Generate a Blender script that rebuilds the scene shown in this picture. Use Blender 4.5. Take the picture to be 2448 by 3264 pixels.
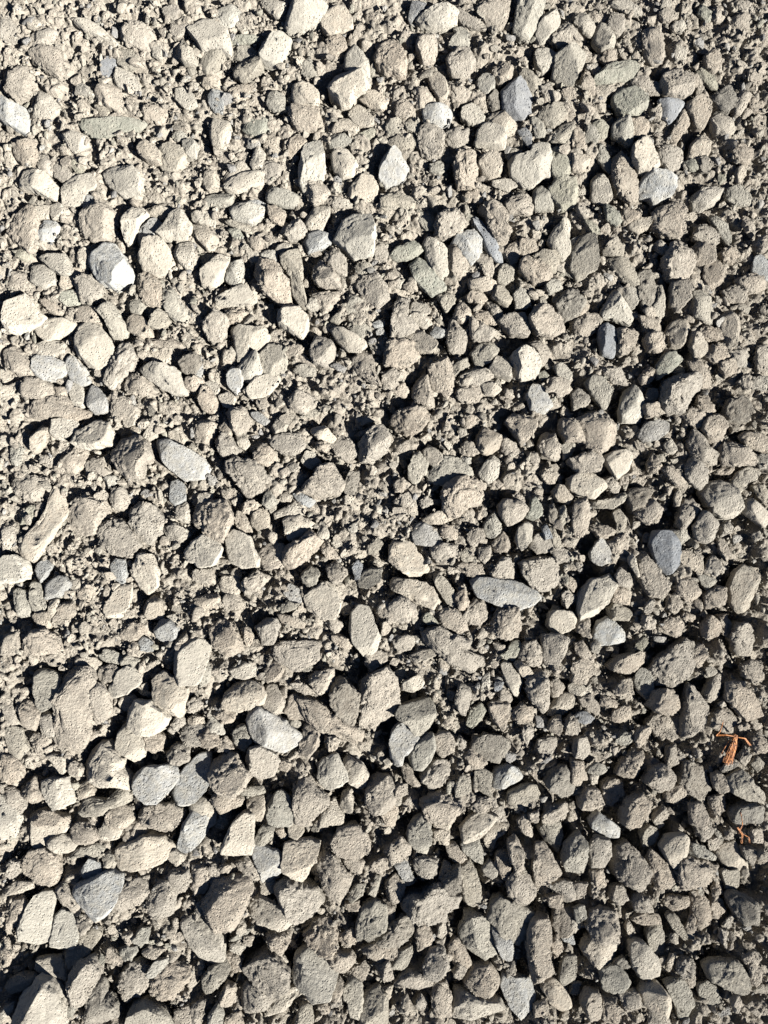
import bpy, bmesh, math, random
import numpy as np
from mathutils import Vector, Matrix

sc = bpy.context.scene
for o in list(bpy.data.objects): bpy.data.objects.remove(o)
R = math.radians

# ---------------------------------------------------------------- camera, light
IMG_W, IMG_H = 2448.0, 3264.0
VFOV = R(60.0); TILT = R(4.0)
CAM = Vector((0.0, -math.tan(TILT) * 1.0, 1.0))
cd = bpy.data.cameras.new('camera'); cam = bpy.data.objects.new('camera', cd)
sc.collection.objects.link(cam); sc.camera = cam
cam.location = CAM; cam.rotation_euler = (TILT, 0, 0)
cd.sensor_fit = 'VERTICAL'; cd.angle = VFOV; cd.clip_start = 0.01; cd.clip_end = 500

SUN_EL = R(38.5); SUN_AZ = R(-33.0)          # azimuth measured from +X (right of the picture)
sd = Vector((math.cos(SUN_EL) * math.cos(SUN_AZ), math.cos(SUN_EL) * math.sin(SUN_AZ), math.sin(SUN_EL)))
sl = bpy.data.lights.new('sun', 'SUN'); sun = bpy.data.objects.new('sun', sl); sc.collection.objects.link(sun)
sl.energy = 5.0; sl.angle = R(0.5); sl.color = (1.0, 0.972, 0.925)
sun.rotation_euler = sd.to_track_quat('Z', 'Y').to_euler(); sun.location = sd * 5
w = bpy.data.worlds.new('World'); sc.world = w; w.use_nodes = True
nt = w.node_tree; bg = nt.nodes['Background']
sky = nt.nodes.new('ShaderNodeTexSky'); sky.sky_type = 'NISHITA'; sky.sun_disc = False; sky.altitude = 2500; sky.air_density = 0.35; sky.dust_density = 0.2
sky.sun_elevation = SUN_EL; sky.sun_rotation = R(90) - SUN_AZ
nt.links.new(sky.outputs[0], bg.inputs[0]); bg.inputs[1].default_value = 0.05
sc.view_settings.view_transform = 'Standard'; sc.view_settings.look = 'None'
sc.view_settings.exposure = 1.5; sc.view_settings.gamma = 1.0
sc.cycles.diffuse_bounces = 1; sc.cycles.max_bounces = 3
sc.render.resolution_x = 768; sc.render.resolution_y = 1024

def ground_pt(px, py, z=0.0):
    """pixel of the photograph -> point on the ground plane"""
    k = math.tan(VFOV / 2) / (IMG_H / 2)
    d = Vector(((px - IMG_W / 2) * k, (IMG_H / 2 - py) * k, -1.0))
    d.rotate(Matrix.Rotation(TILT, 3, 'X'))
    t = (z - CAM.z) / d.z
    return (CAM.x + d.x * t, CAM.y + d.y * t)

# ---------------------------------------------------------------- numeric noise
rng = np.random.default_rng(7)
_T = rng.random((64, 64, 64)).astype(np.float32)
def vnoise(p):
    """value noise -1..1 on an (n,3) array"""
    i = np.floor(p).astype(np.int64); f = (p - i); f = f * f * (3 - 2 * f)
    a = i & 63; b = (i + 1) & 63
    x0, y0, z0 = a.T; x1, y1, z1 = b.T; fx, fy, fz = f.T
    def L(u, v, t): return u + (v - u) * t
    r = L(L(L(_T[x0, y0, z0], _T[x1, y0, z0], fx), L(_T[x0, y1, z0], _T[x1, y1, z0], fx), fy),
          L(L(_T[x0, y0, z1], _T[x1, y0, z1], fx), L(_T[x0, y1, z1], _T[x1, y1, z1], fx), fy), fz)
    return r * 2 - 1
def fbm(p, oct=3, gain=0.5):
    s = 0; a = 1.0; t = 0
    for k in range(oct):
        s = s + a * vnoise(p * (2.03 ** k) + 17.3 * k); t += a; a *= gain
    return s / t

_icos = {}
def ico(n):
    if n not in _icos:
        bm = bmesh.new(); bmesh.ops.create_icosphere(bm, subdivisions=n, radius=1.0)
        v = np.array([x.co[:] for x in bm.verts]); f = np.array([[q.index for q in x.verts] for x in bm.faces])
        bm.free(); _icos[n] = (v, f)
    return _icos[n]

def facet(v, r, n, cut, nzmin=0.3, keep=1.0, lead=None):
    """plane the lump down with random flat fractures"""
    for k in range(n):
        nz = r.uniform(nzmin, 0.7) if k < 3 else r.uniform(.84, 0.995); a = r.uniform(0, 2 * math.pi)
        if lead is not None and k == 0: a = lead; nz = r.uniform(.38, .55)
        s = math.sqrt(1 - nz * nz)
        nn = np.array([s * math.cos(a), s * math.sin(a), nz])
        d = v @ nn; lo, hi = d.min(), d.max()
        off = hi - (hi - lo) * r.uniform(*cut) * (1.0 if k < 3 else 1.45)
        reach = (v[:, 0] * math.cos(a) + v[:, 1] * math.sin(a)).max()
        off = max(off, .87 * s * reach)          # leave the traced outline standing
        m = np.maximum(d - off, 0) * keep
        v = v - m[:, None] * nn
    return v

def mesh_from(name, v, f, mat, tint=None, smooth=True):
    me = bpy.data.meshes.new(name)
    n, k = len(f), f.shape[1]
    me.vertices.add(len(v)); me.vertices.foreach_set('co', np.ascontiguousarray(v, dtype=np.float32).ravel())
    me.loops.add(n * k); me.loops.foreach_set('vertex_index', np.ascontiguousarray(f, dtype=np.int32).ravel())
    me.polygons.add(n); me.polygons.foreach_set('loop_start', np.arange(0, n * k, k, dtype=np.int32))
    me.polygons.foreach_set('use_smooth', np.full(n, smooth, dtype=bool))
    me.update(calc_edges=True)
    if tint is not None:
        at = me.color_attributes.new('tint', 'FLOAT_COLOR', 'POINT')
        at.data.foreach_set('color', np.ascontiguousarray(tint, dtype=np.float32).ravel())
    me.materials.append(mat)
    return me
def link(name, me, label=None, cat=None, group=None, kind=None, loc=(0, 0, 0)):
    o = bpy.data.objects.new(name, me); o.location = loc; sc.collection.objects.link(o)
    if label: o['label'] = label
    if cat: o['category'] = cat
    if group: o['group'] = group
    if kind: o['kind'] = kind
    return o

# ---------------------------------------------------------------- materials
def rock_mat(name, dust=0.35, vein=0.0, grain=1.0, rough=0.95):
    m = bpy.data.materials.new(name); m.use_nodes = True; t = m.node_tree; N = t.nodes; Lk = t.links
    b = N['Principled BSDF']; b.inputs['Roughness'].default_value = rough
    b.inputs['Specular IOR Level'].default_value = 0.25
    b.inputs['Diffuse Roughness'].default_value = 0.9
    at = N.new('ShaderNodeAttribute'); at.attribute_name = 'tint'
    tc = N.new('ShaderNodeNewGeometry')
    def noise(s, det=4, ro=0.6):
        n = N.new('ShaderNodeTexNoise'); n.inputs['Scale'].default_value = s; n.inputs['Detail'].default_value = det
        n.inputs['Roughness'].default_value = ro; Lk.new(tc.outputs['Position'], n.inputs['Vector']); return n
    def ramp(src, p0, p1, c0=(0, 0, 0, 1), c1=(1, 1, 1, 1)):
        r = N.new('ShaderNodeValToRGB'); r.color_ramp.elements[0].position = p0; r.color_ramp.elements[1].position = p1
        r.color_ramp.elements[0].color = c0; r.color_ramp.elements[1].color = c1; Lk.new(src, r.inputs[0]); return r
    def mix(kind, fac, a, bb):
        x = N.new('ShaderNodeMix'); x.data_type = 'RGBA'; x.blend_type = kind
        if isinstance(fac, float): x.inputs[0].default_value = fac
        else: Lk.new(fac, x.inputs[0])
        for i, q in ((6, a), (7, bb)):
            if isinstance(q, tuple): x.inputs[i].default_value = q
            else: Lk.new(q, x.inputs[i])
        return x.outputs[2]
    col = at.outputs['Color']
    # broad mottling, then mineral speckle
    col = mix('MULTIPLY', 1.0, col, ramp(noise(90, 5, .65).outputs[0], .3, .7, (.80, .79, .79, 1), (1.15, 1.13, 1.12, 1)).outputs[0])
    col = mix('MULTIPLY', 0.8, col, ramp(noise(900, 3, .7).outputs[0], .28, .52, (.62, .60, .58, 1), (1.04, 1.04, 1.04, 1)).outputs[0])
    if vein:
        col = mix('MIX', ramp(noise(70, 6, .72).outputs[0], .50, .60, (0, 0, 0, 1), (vein, vein, vein, 1)).outputs[0], col, (.40, .395, .37, 1))
    if dust:
        col = mix('MIX', ramp(noise(130, 5, .7).outputs[0], .40, .62, (0, 0, 0, 1), (dust, dust, dust, 1)).outputs[0], col, (.345, .322, .268, 1))
    Lk.new(col, b.inputs['Base Color'])
    # relief: grains and pits a millimetre or less across
    n1 = noise(330, 4, .72); vo = N.new('ShaderNodeTexVoronoi'); vo.inputs['Scale'].default_value = 300
    vo.inputs['Randomness'].default_value = 1.0; Lk.new(tc.outputs['Position'], vo.inputs['Vector'])
    pit = ramp(vo.outputs['Distance'], .10, .34)
    msk = ramp(noise(45, 4, .65).outputs[0], .44, .58)
    inv = N.new('ShaderNodeMath'); inv.operation = 'SUBTRACT'; inv.inputs[0].default_value = 1.0
    Lk.new(msk.outputs[0], inv.inputs[1])
    mx = N.new('ShaderNodeMath'); mx.operation = 'MAXIMUM'; Lk.new(pit.outputs[0], mx.inputs[0]); Lk.new(inv.outputs[0], mx.inputs[1])
    ad = N.new('ShaderNodeMath'); ad.operation = 'MULTIPLY_ADD'; Lk.new(mx.outputs[0], ad.inputs[0]); ad.inputs[1].default_value = 0.8
    Lk.new(n1.outputs[0], ad.inputs[2])
    bp = N.new('ShaderNodeBump'); bp.inputs['Strength'].default_value = 1.0; bp.inputs['Distance'].default_value = 0.0042 * grain
    Lk.new(ad.outputs[0], bp.inputs['Height']); Lk.new(bp.outputs[0], b.inputs['Normal'])
    return m
M_DUSTY = rock_mat('dusty_stone', 0.45, 0, 1.0)
M_ROUGH = rock_mat('crumbly_stone', 0.3, 0, 1.5)
M_SMOOTH = rock_mat('smooth_stone', 0.6, 0, 0.7, .9)
M_BLUE = rock_mat('blue_veined_stone', 0.62, 0.7, 0.7, .85)
M_SLATE = rock_mat('slate', 0.12, 0.22, 0.45, .6)
M_EARTH = rock_mat('crushed_earth', 0.5, 0, 1.6)
MATS = dict(c=M_SMOOTH, t=M_ROUGH, w=M_SMOOTH, g=M_DUSTY, v=M_DUSTY, b=M_BLUE, s=M_SLATE, d=M_DUSTY)
COL = dict(c=(.368, .338, .280), t=(.332, .300, .248), w=(.372, .350, .295), g=(.292, .276, .230), v=(.268, .266, .216),
           b=(.300, .303, .288), s=(.195, .205, .212), d=(.190, .176, .148))

# ---------------------------------------------------------------- the traced stones
DATA = """t 192,2173 214,2143 258,2136 295,2143 295,2188 288,2254 280,2321 266,2357 251,2387 214,2394 177,2372 162,2328 184,2291 177,2254 184,2217;very large upright beige clod, lower far left of the picture
t 653,2869 686,2818 745,2803 782,2810 796,2854 774,2899 745,2950 686,2973 649,2928;big pitted brown grey round stone, bottom left of the picture
t+ 1143,2180 1187,2151 1232,2129 1269,2166 1261,2269 1224,2298 1158,2313 1151,2247;big oblong upright beige stone right of the dark grey upright slab
b 229,2854 251,2818 302,2795 354,2781 380,2795 384,2840 362,2884 339,2913 288,2936 251,2891;pale blue flat oval stone, bottom far left of the picture
c+ 354,2744 369,2707 413,2685 465,2666 509,2677 546,2711 516,2751 465,2777 406,2781 362,2766;big smooth domed oval stone, bottom far left of the picture
c+ 52,3231 81,3164 125,3127 155,3135 184,3164 192,3223 192,3297 52,3297;large smooth cream boulder at the bottom edge
c 162,1549 199,1553 199,1601 207,1645 162,1712 111,1778 55,1756 59,1727 118,1668 155,1616;long cream diagonal ridge of crushed rock, middle far left of the picture
b+ 785,2306 796,2276 826,2261 885,2291 922,2321 962,2350 937,2380 900,2398 855,2380 811,2365 789,2335;large blue and white stone with a pointed right end, lower left of the picture
t+ 1272,2891 1305,2862 1349,2869 1386,2832 1408,2825 1431,2854 1460,2869 1460,2906 1423,2921 1423,2950 1372,2950 1313,2928;big lumpy grey tan mass, bottom centre of the picture
t+ 870,2840 900,2818 944,2818 1010,2840 1025,2884 996,2921 944,2950 900,2921;large flat grey dusty stone, bottom left of the picture
t 1342,2003 1357,1996 1408,2003 1460,2033 1497,2048 1490,2077 1541,2092 1541,2121 1504,2143 1445,2114 1401,2084 1357,2048;broad flat pinkish sandstone slab, lower centre of the picture
w+ 933,3113 944,3061 996,3039 1040,3068 1073,3109 1047,3172 1003,3183 959,3157 937,3135;large pale slab shaped like a broad arrowhead, bottom centre of the picture
c+ 262,2446 280,2409 310,2383 339,2380 369,2409 384,2431 376,2453 398,2475 417,2505 406,2516 354,2505 302,2512 273,2498;very large bright pitted stone, lower far left of the picture
c+ 561,2965 590,2936 635,2936 671,2965 701,3009 712,3061 686,3087 649,3076 612,3039 575,3002;long smooth pale grey stone, bottom left of the picture
t+ 2087,2143 2109,2107 2153,2077 2198,2048 2220,2062 2220,2107 2227,2151 2190,2166 2153,2202 2116,2202 2094,2173;large knobbly grey block with a black upper left side, lower far right of the picture
b+ 1504,1874 1519,1845 1578,1845 1645,1856 1704,1881 1718,1904 1689,1926 1645,1941 1608,1933 1549,1907 1512,1896;long blue grey slab with a white end, middle right of the picture
w+ 33,2980 66,2921 96,2869 125,2854 159,2854 155,2906 148,2950 144,3002 111,3017 44,3002;large smooth white lobe shaped stone, bottom far left of the picture
t+ 767,3105 804,3061 855,3046 892,3068 914,3105 918,3157 878,3179 826,3157 782,3127;big pitted stone next to a black gap, bottom left of the picture
w+ 1626,502 1641,487 1693,483 1704,450 1729,432 1763,457 1766,498 1755,546 1733,553 1704,583 1674,583 1637,546;large pale heart shaped stone, top right of the picture
w+ 240,1077 251,1037 280,1022 310,1029 332,1059 354,1103 354,1144 325,1173 288,1169 243,1133;tall rounded white boulder, upper far left of the picture
b+ 491,1402 546,1398 583,1417 635,1454 657,1483 649,1520 583,1527 546,1498 509,1461;big rounded grey stone beside its round neighbour, middle left of the picture
t+ 1685,3017 1696,2958 1733,2921 1755,2936 1763,2987 1748,3039 1766,3098 1740,3135 1704,3135 1693,3083;tall pitted column like stone, bottom right of the picture
b+ 546,2542 553,2498 583,2453 620,2416 660,2409 664,2468 642,2527 612,2560 575,2579 553,2571;tall bluish white slab next to the slate topped stone, lower left of the picture
w+ 1058,745 1092,705 1136,690 1180,690 1191,734 1187,808 1128,819 1092,782 1066,764;big square cream boulder, upper centre of the picture
g+ 1563,2943 1578,2891 1600,2873 1637,2891 1674,2913 1704,2932 1689,2958 1681,2995 1652,3020 1608,2995 1571,2965;big angular grey stone beside a deep black hollow, bottom right of the picture
t 951,2232 981,2225 1040,2261 1099,2306 1151,2335 1154,2357 1136,2387 1084,2350 1025,2328 974,2298;long sandy diagonal ridge stone, lower centre of the picture
t 221,1631 236,1594 280,1579 325,1579 332,1631 317,1690 266,1704 214,1686 207,1653;crumbly tan clod, middle far left of the picture
c 553,2099 583,2048 620,2040 664,2055 649,2136 620,2188 575,2188 561,2143;oblong upright cream stone upper left of the smooth domed beige boulder with a shaded back
b+ 291,823 332,771 362,775 387,815 406,845 417,874 391,904 362,915 317,889 295,856;large bluish white rounded block, upper far left of the picture
g+ 1479,2973 1490,2936 1512,2936 1563,2950 1586,3024 1582,3061 1549,3076 1504,3046 1475,3009;grey wedge with a diagonal shadow across it
b+ 424,2498 435,2468 472,2450 531,2442 553,2468 561,2490 539,2520 502,2557 465,2560 435,2527;round white stone with a slate coloured top, lower left of the picture
t+ 612,1653 627,1608 671,1597 715,1601 737,1645 730,1690 708,1727 671,1708 619,1668;big broad tan stone above the smooth cobble, middle left of the picture
t+ 1416,1564 1438,1527 1490,1520 1534,1542 1541,1579 1519,1601 1497,1608 1453,1653 1416,1623;large domed brown stone with a granular top, middle right of the picture
t+ 1961,2766 1976,2714 2013,2700 2050,2744 2079,2788 2065,2840 2020,2840 1976,2810;large speckled stone with a shaded upper side, bottom far right of the picture
t 937,2564 951,2498 988,2483 1003,2512 1040,2542 1047,2564 1010,2601 974,2638 937,2638;broad brownish slab, lower centre of the picture
t 1836,1380 1843,1336 1910,1313 1969,1372 1961,1409 1910,1439 1858,1409;big chunky angular beige stone at the lower left of the tall cream cone shaped stone
c 597,74 642,52 686,66 723,92 734,148 730,173 701,155 649,159 619,140;big smooth rounded cream boulder, top left of the picture
c+ 907,2729 907,2700 966,2692 1018,2692 1010,2729 981,2788 959,2825 929,2810 900,2773;stone with a black left face and bright right face, bottom left of the picture
t+ 358,1446 391,1402 443,1391 465,1417 480,1454 457,1476 450,1520 406,1516 369,1483;large rounded grey tan stone, middle far left of the picture
c+ 708,2700 737,2633 767,2589 811,2596 804,2663 804,2700 796,2729 760,2733 715,2722;tall bulky stone with a deep black gap on its left
t+ 678,2439 708,2409 745,2416 767,2446 789,2468 774,2512 737,2542 693,2520 675,2483;large rounded pitted tan stone, lower left of the picture
t 255,660 295,638 350,653 369,690 339,749 295,760 258,734;big chunky angular beige stone at the lower left of the broad flat speckled cream stone
t 480,3127 531,3076 598,3098 590,3142 553,3186 509,3201 472,3172;big oblong slanting beige stone at the lower left of the long smooth pale grey stone
c+ 487,2173 516,2143 553,2166 598,2195 590,2254 568,2284 524,2269 494,2225;big oblong upright cream stone at the upper right of the pitted cream clod
c+ 701,2269 704,2239 730,2195 767,2173 811,2180 833,2195 844,2217 833,2247 804,2261 760,2273 723,2269;smooth domed beige boulder with a shaded back, lower left of the picture
t+ 1659,1793 1704,1778 1763,1756 1777,1786 1788,1830 1777,1859 1740,1878 1704,1867 1674,1830;big flat squarish tan stone, middle right of the picture
t 878,2048 922,2048 1010,2048 1010,2107 951,2136 900,2121 870,2099;big oval flat beige stone at the lower left of the crusty clod like heap
w+ 26,963 59,933 81,941 103,967 118,992 144,1011 125,1029 81,1048 44,1062 15,1044 18,1003;broad white stone with a flat bottom, upper far left of the picture
t+ 59,2755 89,2722 133,2714 170,2736 181,2788 162,2832 125,2832 81,2795;rounded dusty beige stone, bottom far left of the picture
t 317,1704 332,1656 384,1656 413,1697 443,1734 413,1771 354,1763 317,1734;big chunky angular beige stone at the lower left of the round brown grey cobble
t+ 221,3113 243,3076 288,3061 317,3091 302,3142 273,3186 243,3216 210,3186 221,3150;big oblong upright beige stone right of the white brick shaped stone
c+ 406,2269 435,2239 480,2239 516,2269 531,2291 516,2328 480,2343 428,2328 398,2313;pitted cream clod, lower far left of the picture
t 996,2759 1025,2729 1062,2736 1092,2781 1121,2803 1099,2847 1077,2877 1047,2862 1025,2810;big oblong upright beige stone at the upper right of the large flat grey dusty stone
c+ 2253,1564 2271,1535 2316,1527 2352,1549 2375,1616 2360,1638 2327,1653 2286,1623;large pitted tan block, middle far right of the picture
c+ 439,808 465,767 502,756 531,786 553,837 539,874 509,882 450,856;big chunky angular cream stone right of the large bluish white rounded block
c+ 1114,2018 1121,1966 1143,1937 1173,1944 1195,1996 1210,2033 1202,2070 1165,2095 1143,2062 1121,2040;tall beige tooth shaped stone, lower centre of the picture
w+ 1854,1896 1888,1852 1925,1845 1961,1830 1969,1867 1947,1904 1917,1955 1866,1970 1854,1941;big white block in front of a deep shadow, middle right of the picture
w+ 974,450 988,432 1018,446 1029,498 1029,561 1003,568 966,609 948,598 951,535 962,487;tall pale leaf shaped stone, top centre of the picture
t+ 811,867 822,830 863,830 889,852 914,896 922,963 907,970 870,948 826,911;big long slanting beige stone at the lower left of the long bent grey stone
g+ 1265,2284 1283,2247 1327,2232 1349,2225 1372,2232 1379,2254 1386,2291 1372,2328 1349,2343 1320,2343 1298,2306;big cream stone with bluish right edge leaning on the slab
t+ 723,1476 745,1457 811,1476 855,1527 848,1557 804,1564 789,1586 760,1542 723,1498;large tilted tan block, middle left of the picture
t+ 406,1638 443,1605 487,1608 513,1645 509,1697 472,1727 421,1704;round brown grey cobble, middle far left of the picture
t+ 2116,1280 2131,1214 2175,1192 2227,1199 2234,1228 2205,1265 2183,1310 2138,1310;big knobbly tan boulder, upper far right of the picture
c+ 1231,1749 1261,1730 1305,1723 1335,1763 1364,1808 1342,1837 1305,1837 1268,1808 1231,1778;big pale lumpy stone with a rounded lower end, middle centre of the picture
t 15,734 81,646 111,668 122,705 114,764 89,797 52,771;big wedge like beige stone left of the small round bluish stone
c+ 1055,258 1073,236 1103,221 1165,236 1180,251 1165,295 1128,302 1117,328 1092,328 1058,302 1051,280;plump cream stone with a deep shadow on its left, top centre of the picture
c 918,18 937,-7 1025,-7 1047,30 1018,59 981,81 929,96 907,74 911,44;oblong flat cream stone upper right of the bright cream block with a shaded left side
g+ 2257,3091 2293,3076 2360,3076 2386,3113 2393,3157 2375,3179 2316,3157 2279,3135;large broad block in the lower right corner area, bottom far right of the picture
v 243,380 277,365 350,369 413,373 461,384 450,406 387,413 350,421 310,428 266,417;long flat grey green stone, top far left of the picture
s+ 2087,1712 2094,1693 2150,1690 2168,1734 2168,1800 2138,1830 2102,1808 2087,1763;large dark blue grey slab standing alone, middle far right of the picture
c+ 1453,3216 1460,3179 1504,3186 1578,3209 1608,3216 1608,3238 1534,3260 1453,3268;beige brick shaped stone at the bottom edge
t+ 2183,2328 2190,2254 2212,2166 2234,2202 2257,2232 2268,2254 2242,2321 2220,2350 2190,2343;tall leaning stone with a black left side, lower far right of the picture
d+ 1180,3017 1224,2973 1276,2943 1320,2936 1335,2965 1305,2995 1254,3039 1217,3054;smooth black topped stone, bottom centre of the picture
c 996,1881 1025,1859 1055,1867 1069,1889 1084,1918 1069,1970 1010,1970 974,1933 974,1904;crusty clod like heap, middle centre of the picture
t+ 959,1549 1003,1520 1018,1483 1062,1483 1092,1520 1092,1557 1062,1583 1018,1583 974,1564;large knobbly stone with a dark left side, middle centre of the picture
c 328,546 362,528 421,535 457,561 443,620 413,627 358,601 332,572;broad flat speckled cream stone, top far left of the picture
t+ 1195,166 1210,136 1239,111 1269,140 1291,184 1294,251 1261,236 1224,229 1202,207;oblong upright beige stone lower left of the potato shaped cream stone near the top edge
w+ 148,2987 159,2936 184,2910 214,2921 229,2950 243,2995 221,3032 184,3043 155,3017;white egg shaped stone with a dark back, bottom far left of the picture
g+ 100,2188 107,2143 133,2136 173,2151 184,2173 181,2239 162,2254 133,2261 103,2239 96,2217;grey stone with a shaded top standing behind two clods, lower far left of the picture
t 2168,2759 2198,2736 2257,2759 2301,2773 2279,2810 2227,2825 2198,2847 2168,2810;medium wedge like beige stone left of the pale rounded stone by the orange crumbs
c+ 2345,1874 2367,1822 2389,1800 2419,1808 2434,1845 2419,1896 2404,1941 2382,1948 2352,1918;tall stone with a black left half near the right edge
t+ 435,2608 457,2579 502,2571 553,2579 583,2594 575,2638 516,2645 443,2638;medium long flat beige stone just below the round white stone with a slate coloured top
b+ 557,2700 575,2641 605,2589 642,2611 664,2589 653,2663 612,2714 583,2725 561,2714;medium long slanting bluish grey stone right of the big smooth domed oval stone
t 2323,2180 2360,2173 2397,2202 2434,2254 2441,2284 2389,2298 2352,2261 2323,2225;broad dusty brown grey stone in the right part, lower far right of the picture
b+ 1611,3172 1615,3135 1652,3150 1696,3150 1715,3194 1704,3246 1674,3275 1637,3231;blue white mottled stone near the bottom edge
c+ 1246,1874 1261,1845 1313,1852 1357,1859 1386,1889 1408,1926 1386,1944 1335,1926 1276,1896;long dusty beige stone, middle centre of the picture
t 2035,1778 2065,1763 2109,1822 2138,1859 2131,1911 2079,1896 2043,1845;medium long slanting beige stone at the lower right of the thin curved pale splinter
t+ 1062,2692 1084,2648 1128,2633 1165,2663 1180,2707 1143,2736 1077,2729;angular beige stone lower left of the grey stone with a black upper left face
s+ 1600,277 1630,251 1656,240 1674,258 1693,310 1696,343 1674,369 1630,354 1608,332;large smooth blue grey slate, top right of the picture
b+ 2043,605 2057,553 2087,542 2131,546 2168,542 2172,568 2146,612 2116,627 2094,642 2079,620;pale blue white angular stone, top far right of the picture
d+ 1055,2188 1084,2166 1121,2195 1143,2217 1136,2269 1121,2321 1084,2291 1062,2247;dark grey upright slab, lower centre of the picture
c 789,2906 826,2869 870,2891 929,2921 944,2950 885,2965 819,2950;medium long flat cream stone at the lower left of the large flat grey dusty stone
t+ 1165,2549 1173,2505 1202,2483 1239,2483 1269,2534 1247,2586 1195,2594;grey stone with a black upper left face, lower centre of the picture
c+ 715,1719 745,1697 796,1712 808,1756 826,1778 819,1800 767,1808 730,1786 719,1756;big smooth squared cobble, middle left of the picture
d+ 280,3172 302,3127 325,3142 332,3179 362,3201 369,3246 310,3275 273,3260;oblong upright brownish stone right of the large smooth cream boulder at the bottom edge
t+ 1958,505 1987,480 2013,505 2032,553 2039,609 2020,635 1976,601 1958,572;egg shaped sandy stone, top far right of the picture
t+ 373,3127 398,3091 435,3076 472,3098 465,3157 435,3179 398,3198 376,3164;medium chunky angular beige stone in the bottom far left of the picture
w+ 734,1044 778,1037 833,1040 855,1074 819,1114 796,1103 782,1140 752,1147 745,1081;broad white saddle shaped stone, upper left of the picture
t 1342,2557 1408,2534 1460,2549 1475,2579 1431,2623 1372,2623;medium oblong flat beige stone just below the pale stone with a shaded brown top
d+ 2179,2475 2190,2439 2227,2446 2264,2468 2282,2527 2249,2564 2212,2534 2183,2512;large dark crumbly stone, lower far right of the picture
b 796,2729 811,2707 870,2718 900,2736 900,2773 870,2810 833,2818 811,2781;chunky angular bluish grey stone at the upper left of the large flat grey dusty stone
g+ 1136,2958 1158,2906 1195,2884 1232,2906 1232,2973 1180,2995 1143,2995;medium chunky angular grey stone at the upper left of the smooth black topped stone
g+ 1829,778 1866,742 1895,742 1902,801 1902,852 1851,874 1829,845;oblong upright grey stone lower right of the tall pale stone with a split top
t+ 966,2995 996,2958 1033,2936 1069,2965 1069,3017 1047,3061 1018,3046;medium wedge like beige stone just above the large pale slab shaped like a broad arrowhead
c+ 1866,3046 1888,3017 1939,3002 1976,3009 1984,3032 1961,3083 1925,3102 1895,3091;beige stone shaped like a bowl, bottom right of the picture
t 1224,1096 1261,1074 1327,1096 1335,1133 1298,1162 1254,1169 1224,1155;medium chunky angular beige stone right of the crescent wedge with one black face
t+ 2124,830 2146,778 2168,764 2190,786 2216,823 2205,874 2175,889 2131,874;large brown dusted cobble, upper far right of the picture
t 1873,2958 1888,2913 1925,2906 1969,2921 1976,2965 1969,3002 1902,3002;medium chunky angular beige stone just above the beige stone shaped like a bowl
t 664,1996 693,1981 745,1989 767,2018 767,2070 723,2084 678,2055;medium chunky angular beige stone just above the smooth domed beige boulder with a shaded back
g+ 889,801 922,786 951,789 962,837 959,889 974,948 966,974 929,926 926,882 900,845;long bent grey stone, upper left of the picture
c+ 443,1177 480,1158 553,1169 575,1206 590,1251 546,1251 480,1214;medium long flat cream stone left of the upright blue grey leaf shaped stone
g 1364,1527 1386,1483 1423,1454 1467,1461 1504,1490 1504,1520 1460,1520 1416,1542;oblong flat grey stone upper left of the large domed brown stone with a granular top
t+ 2087,690 2109,653 2161,638 2183,675 2183,734 2161,753 2124,742 2094,712;big pitted tan lump, upper far right of the picture
t 1704,2759 1711,2700 1740,2692 1770,2751 1792,2788 1748,2825 1711,2832;medium oblong upright beige stone just below the grey brown stone with a dark dusty top
c+ 214,1402 251,1372 295,1343 339,1350 354,1380 347,1417 295,1424 251,1424;cream loaf shaped stone, middle far left of the picture
c+ 122,2498 155,2487 214,2483 221,2512 229,2534 221,2564 184,2586 155,2571 140,2542 125,2520;medium wedge like cream stone left of the grey loaf shaped stone
g+ 1774,162 1796,148 1836,155 1862,177 1859,207 1836,229 1825,266 1814,266 1785,251 1770,229;medium chunky angular grey stone left of the tilted grey green stone
w+ 1010,2483 1025,2431 1062,2409 1077,2416 1099,2461 1106,2490 1084,2512 1055,2534 1025,2512;bright stone with a dark top left beside its flatter neighbour
d+ 1504,2387 1519,2357 1556,2350 1593,2357 1637,2372 1622,2402 1593,2439 1556,2431 1519,2409;dark blue stone with a glossy side, lower right of the picture
g+ 1467,2766 1497,2759 1523,2803 1534,2840 1534,2891 1512,2906 1482,2891 1464,2847;upright bullet shaped stone with a dark top, bottom right of the picture
c+ 612,1727 642,1708 671,1712 701,1749 678,1800 642,1808 597,1786 590,1749;big grainy cream stone, middle left of the picture
c+ 2009,3024 2028,3009 2057,3017 2087,3054 2109,3091 2109,3120 2079,3131 2043,3120 2020,3076;large oval upright cobble, bottom far right of the picture
c+ 1626,1133 1659,1103 1704,1110 1726,1147 1718,1192 1681,1206 1637,1192;big crinkled cream lump, upper right of the picture
c 81,2633 125,2626 184,2626 214,2641 184,2670 148,2692 118,2714 89,2707;medium oblong flat cream stone at the upper left of the small smooth oval cream stone
w+ 362,2372 384,2321 413,2306 435,2335 450,2372 450,2416 413,2431 384,2409 362,2387;bright stone with a dark left edge leaning on the pitted stone
t+ 350,1162 384,1096 409,1088 435,1133 413,1177 384,1206 362,1236 332,1206;medium long upright beige stone at the lower right of the tall rounded white boulder
t 465,2869 494,2825 539,2810 553,2862 539,2921 487,2936;medium oblong upright beige stone at the lower right of the big smooth domed oval stone
b+ 1246,2372 1254,2328 1283,2306 1305,2328 1335,2354 1331,2380 1305,2402 1283,2416 1287,2439 1268,2442 1246,2416;large pale blue white stone below it, lower centre of the picture
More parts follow.
